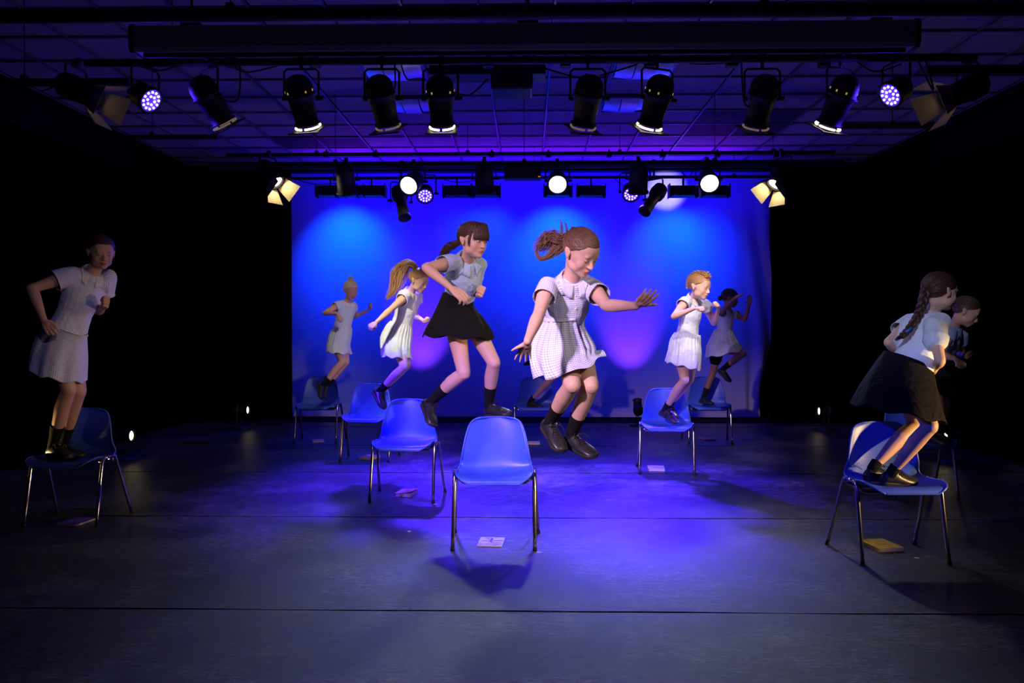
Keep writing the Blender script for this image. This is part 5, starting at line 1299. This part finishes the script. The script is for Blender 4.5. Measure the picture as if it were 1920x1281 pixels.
# child hidden behind the centre jumper
p = person('child mostly hidden behind the leaping centre girl, one shoe on the back centre chair', 1.34, 9.15, 50, (1048, 648), (1056, 586), -1, (1060, 566, 50, 15, 0, .98),
    {'R': ((1046, 592), (1040, 620), -1, (1052, 634), -1, (1062, 630), -1, (0, .5, -.8), 'fist'),
     'L': ((1066, 592), (1074, 622), 1, (1078, 610), -1, (1080, 600), -1, (-.6, -.5, .1), 'fist')},
    {'R': ((1042, 655), (1040, 706), -1, (995, 752), (9.45,), (982, 765), (1012, 769), -1),
     'L': ((1054, 655), (1038, 696), 1, (1001, 682), 1, (993, 680), (978, 690), 1)}, SK_B, .0065)
bodice(p, STRP, .28, .26, seed=71, amp=.004, cut_lo=.24, voxel=.0065)
skirt(p, STRP, [((1036, 626), (1074, 628), .09, 0), ((1032, 650), (1076, 652), .13, 0), ((1030, 674), (1078, 676), .15, 0)], folds=6, amp=.07, seed=73, gather=.03, n=110, mm=20)
sock_shoe(p, .07)
hair(p, H_DARK, (0, -.095, .0), 90, .006, 28, thick=.003); hairdone(p, H_DARK)

# far left girl stooping on her chair
p = person('tall girl in gingham dress with white collar stooping on the far left chair', 1.62, 5.42, 42, (118, 640), (172, 511), -1, (190, 474, 40, 14, 0, 1.08),
    {'R': ((140, 515), (60, 541), -1, (82, 600), -1, (98, 621), -1, (-.2, .8, -.3), 'fist'),
     'L': ((203, 520), (184, 583), 1, (193, 576), -1, (203, 567), -1, (-.6, -.6, .2), 'fist')},
    {'R': ((104, 655), (129, 731), -1, (99, 836), (5.5,), (84, 858), (128, 862), -1),
     'L': ((132, 655), (148, 735), -1, (118, 836), (5.62,), (104, 853), (150, 857), -1)}, SK_B, .0038, girth=.94)
bodice(p, GING, .12, .46, seed=81, amp=.006, cut_lo=.10, sleeve_r=.052, sleeve_flare=1.25)
skirt(p, GING, [((94, 603), (160, 630), .095, -.02), ((80, 622), (159, 648), .13, 0), ((68, 652), (157, 676), .16, 0), ((62, 690), (153, 718), .175, 0)], folds=7, amp=.10, seed=83, gather=.0, sway=.2)
C_, U_, B_ = p.skirt_rings; band(p, 'waist_trim', M['white_trim'], C_[0], U_[0] * 1.04, Vector((0, 1, 0)) * B_[0] * 1.04, .005)
collar(p, M['white_trim'], tilt=.4, gap=.6); cuff(p, M['white_trim'], .46, .052, 1.25, .0035); sock_shoe(p, .165)
hair(p, H_DARK, (0, -.098, .0), 170, .005, 30)
bundle(p.hairmb, [p.G, p.G + Vector((-.05, .03, -.01)), p.G + Vector((-.09, .05, -.04))], [.014, .016, .006], 50, .0016, 31, .5)
hairdone(p, H_DARK)

# front right girl seen from behind with a long plait
p = person('girl in white blouse with a long dark plait crouching on the front right chair', 1.47, 4.88, 112, (1700, 704), (1748, 590), 1, (1763, 548, 104, 8, 0, 1.08),
    {'R': ((1749, 612), (1763, 677), -1, (1750, 692), 1, (1740, 703), 1, (0, .3, 1), 'relax'),
     'L': ((1710, 604), (1666, 642), -1, (1690, 668), 1, (1702, 680), 1, (0, .3, -1), 'relax')},
    {'R': ((1708, 712), (1744, 800), -1, (1672, 886), (4.68,), (1652, 906), (1721, 908), 1),
     'L': ((1696, 708), (1716, 797), 1, (1636, 878), (4.80,), (1618, 896), (1682, 898), 1)}, SK_A, .0038, girth=1.08)
bodice(p, BLOUSE2, .16, .50, seed=91, cut_lo=.12, closed='R', amp=.006, sleeve_r=.054, sleeve_flare=1.3, add=.017)
skirt(p, M['blk_cloth'], [((1661, 658), (1742, 690), .10, -.02), ((1645, 680), (1746, 706), .14, 0), ((1625, 718), (1748, 742), .19, 0), ((1608, 760), (1757, 790), .22, 0)], folds=7, amp=.06, seed=93, gather=.0)
collar(p, BLOUSE2, tilt=.2, h=.04); sock_shoe(p, .05)
build(MB().cyl(at(1734, 706, p.pel.y - .155), at(1734, 706, p.pel.y - .162), .009, n=12), 'button', M['button'], p.root)
mb = hair(p, H_DARK, (0, -.095, -.01), 220, .006, 34, thick=.0024)
yb = p.neck.y - .11
braid(mb, [p.G, at(1730, 568, p.G.y - .02), at(1722, 590, yb), at(1712, 606, yb - .02), at(1700, 622, yb - .03), at(1690, 631, yb - .03)], .020, 6, .6)
bundle(mb, [at(1693, 629, yb - .03), at(1685, 634, yb - .03), at(1677, 639, yb - .02)], [.010, .012, .004], 40, .0014, 35, .4)
hairdone(p, H_DARK)
c = at(1702, 619, yb - .03); band(p, 'hair_bow', M['chair'], c, Vector((.016, 0, .012)), Vector((0, .016, 0)), .008)

# shadowed girl behind her
p = person('girl in shadow behind the plaited girl at right, looking down with a fist forward', 1.42, 6.5, 65, (1757, 690), (1789, 612), -1, (1811, 585, 62, 30, 0, 1.03),
    {'R': ((1781, 622), (1764, 665), -1, (1792, 673), -1, (1803, 683), -1, (0, .4, -.8), 'fist'),
     'L': ((1804, 624), (1800, 664), 1, (1812, 668), -1, (1820, 668), -1, (-.4, -.5, .4), 'fist')},
    {'R': ((1750, 700), (1764, 768), -1, (1746, 816), (6.45,), (1732, 830), (1768, 834), -1),
     'L': ((1766, 700), (1774, 766), 1, (1758, 812), (6.55,), (1744, 826), (1780, 829), -1)}, SK_B, .0055)
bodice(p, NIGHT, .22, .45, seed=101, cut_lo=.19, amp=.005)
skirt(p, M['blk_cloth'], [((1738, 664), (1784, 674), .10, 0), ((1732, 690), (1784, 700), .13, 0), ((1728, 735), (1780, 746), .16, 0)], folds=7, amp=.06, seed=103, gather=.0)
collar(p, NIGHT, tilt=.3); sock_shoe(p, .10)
hair(p, H_DARK, (0, -.095, .02), 120, .006, 38, thick=.0028); hairdone(p, H_DARK)
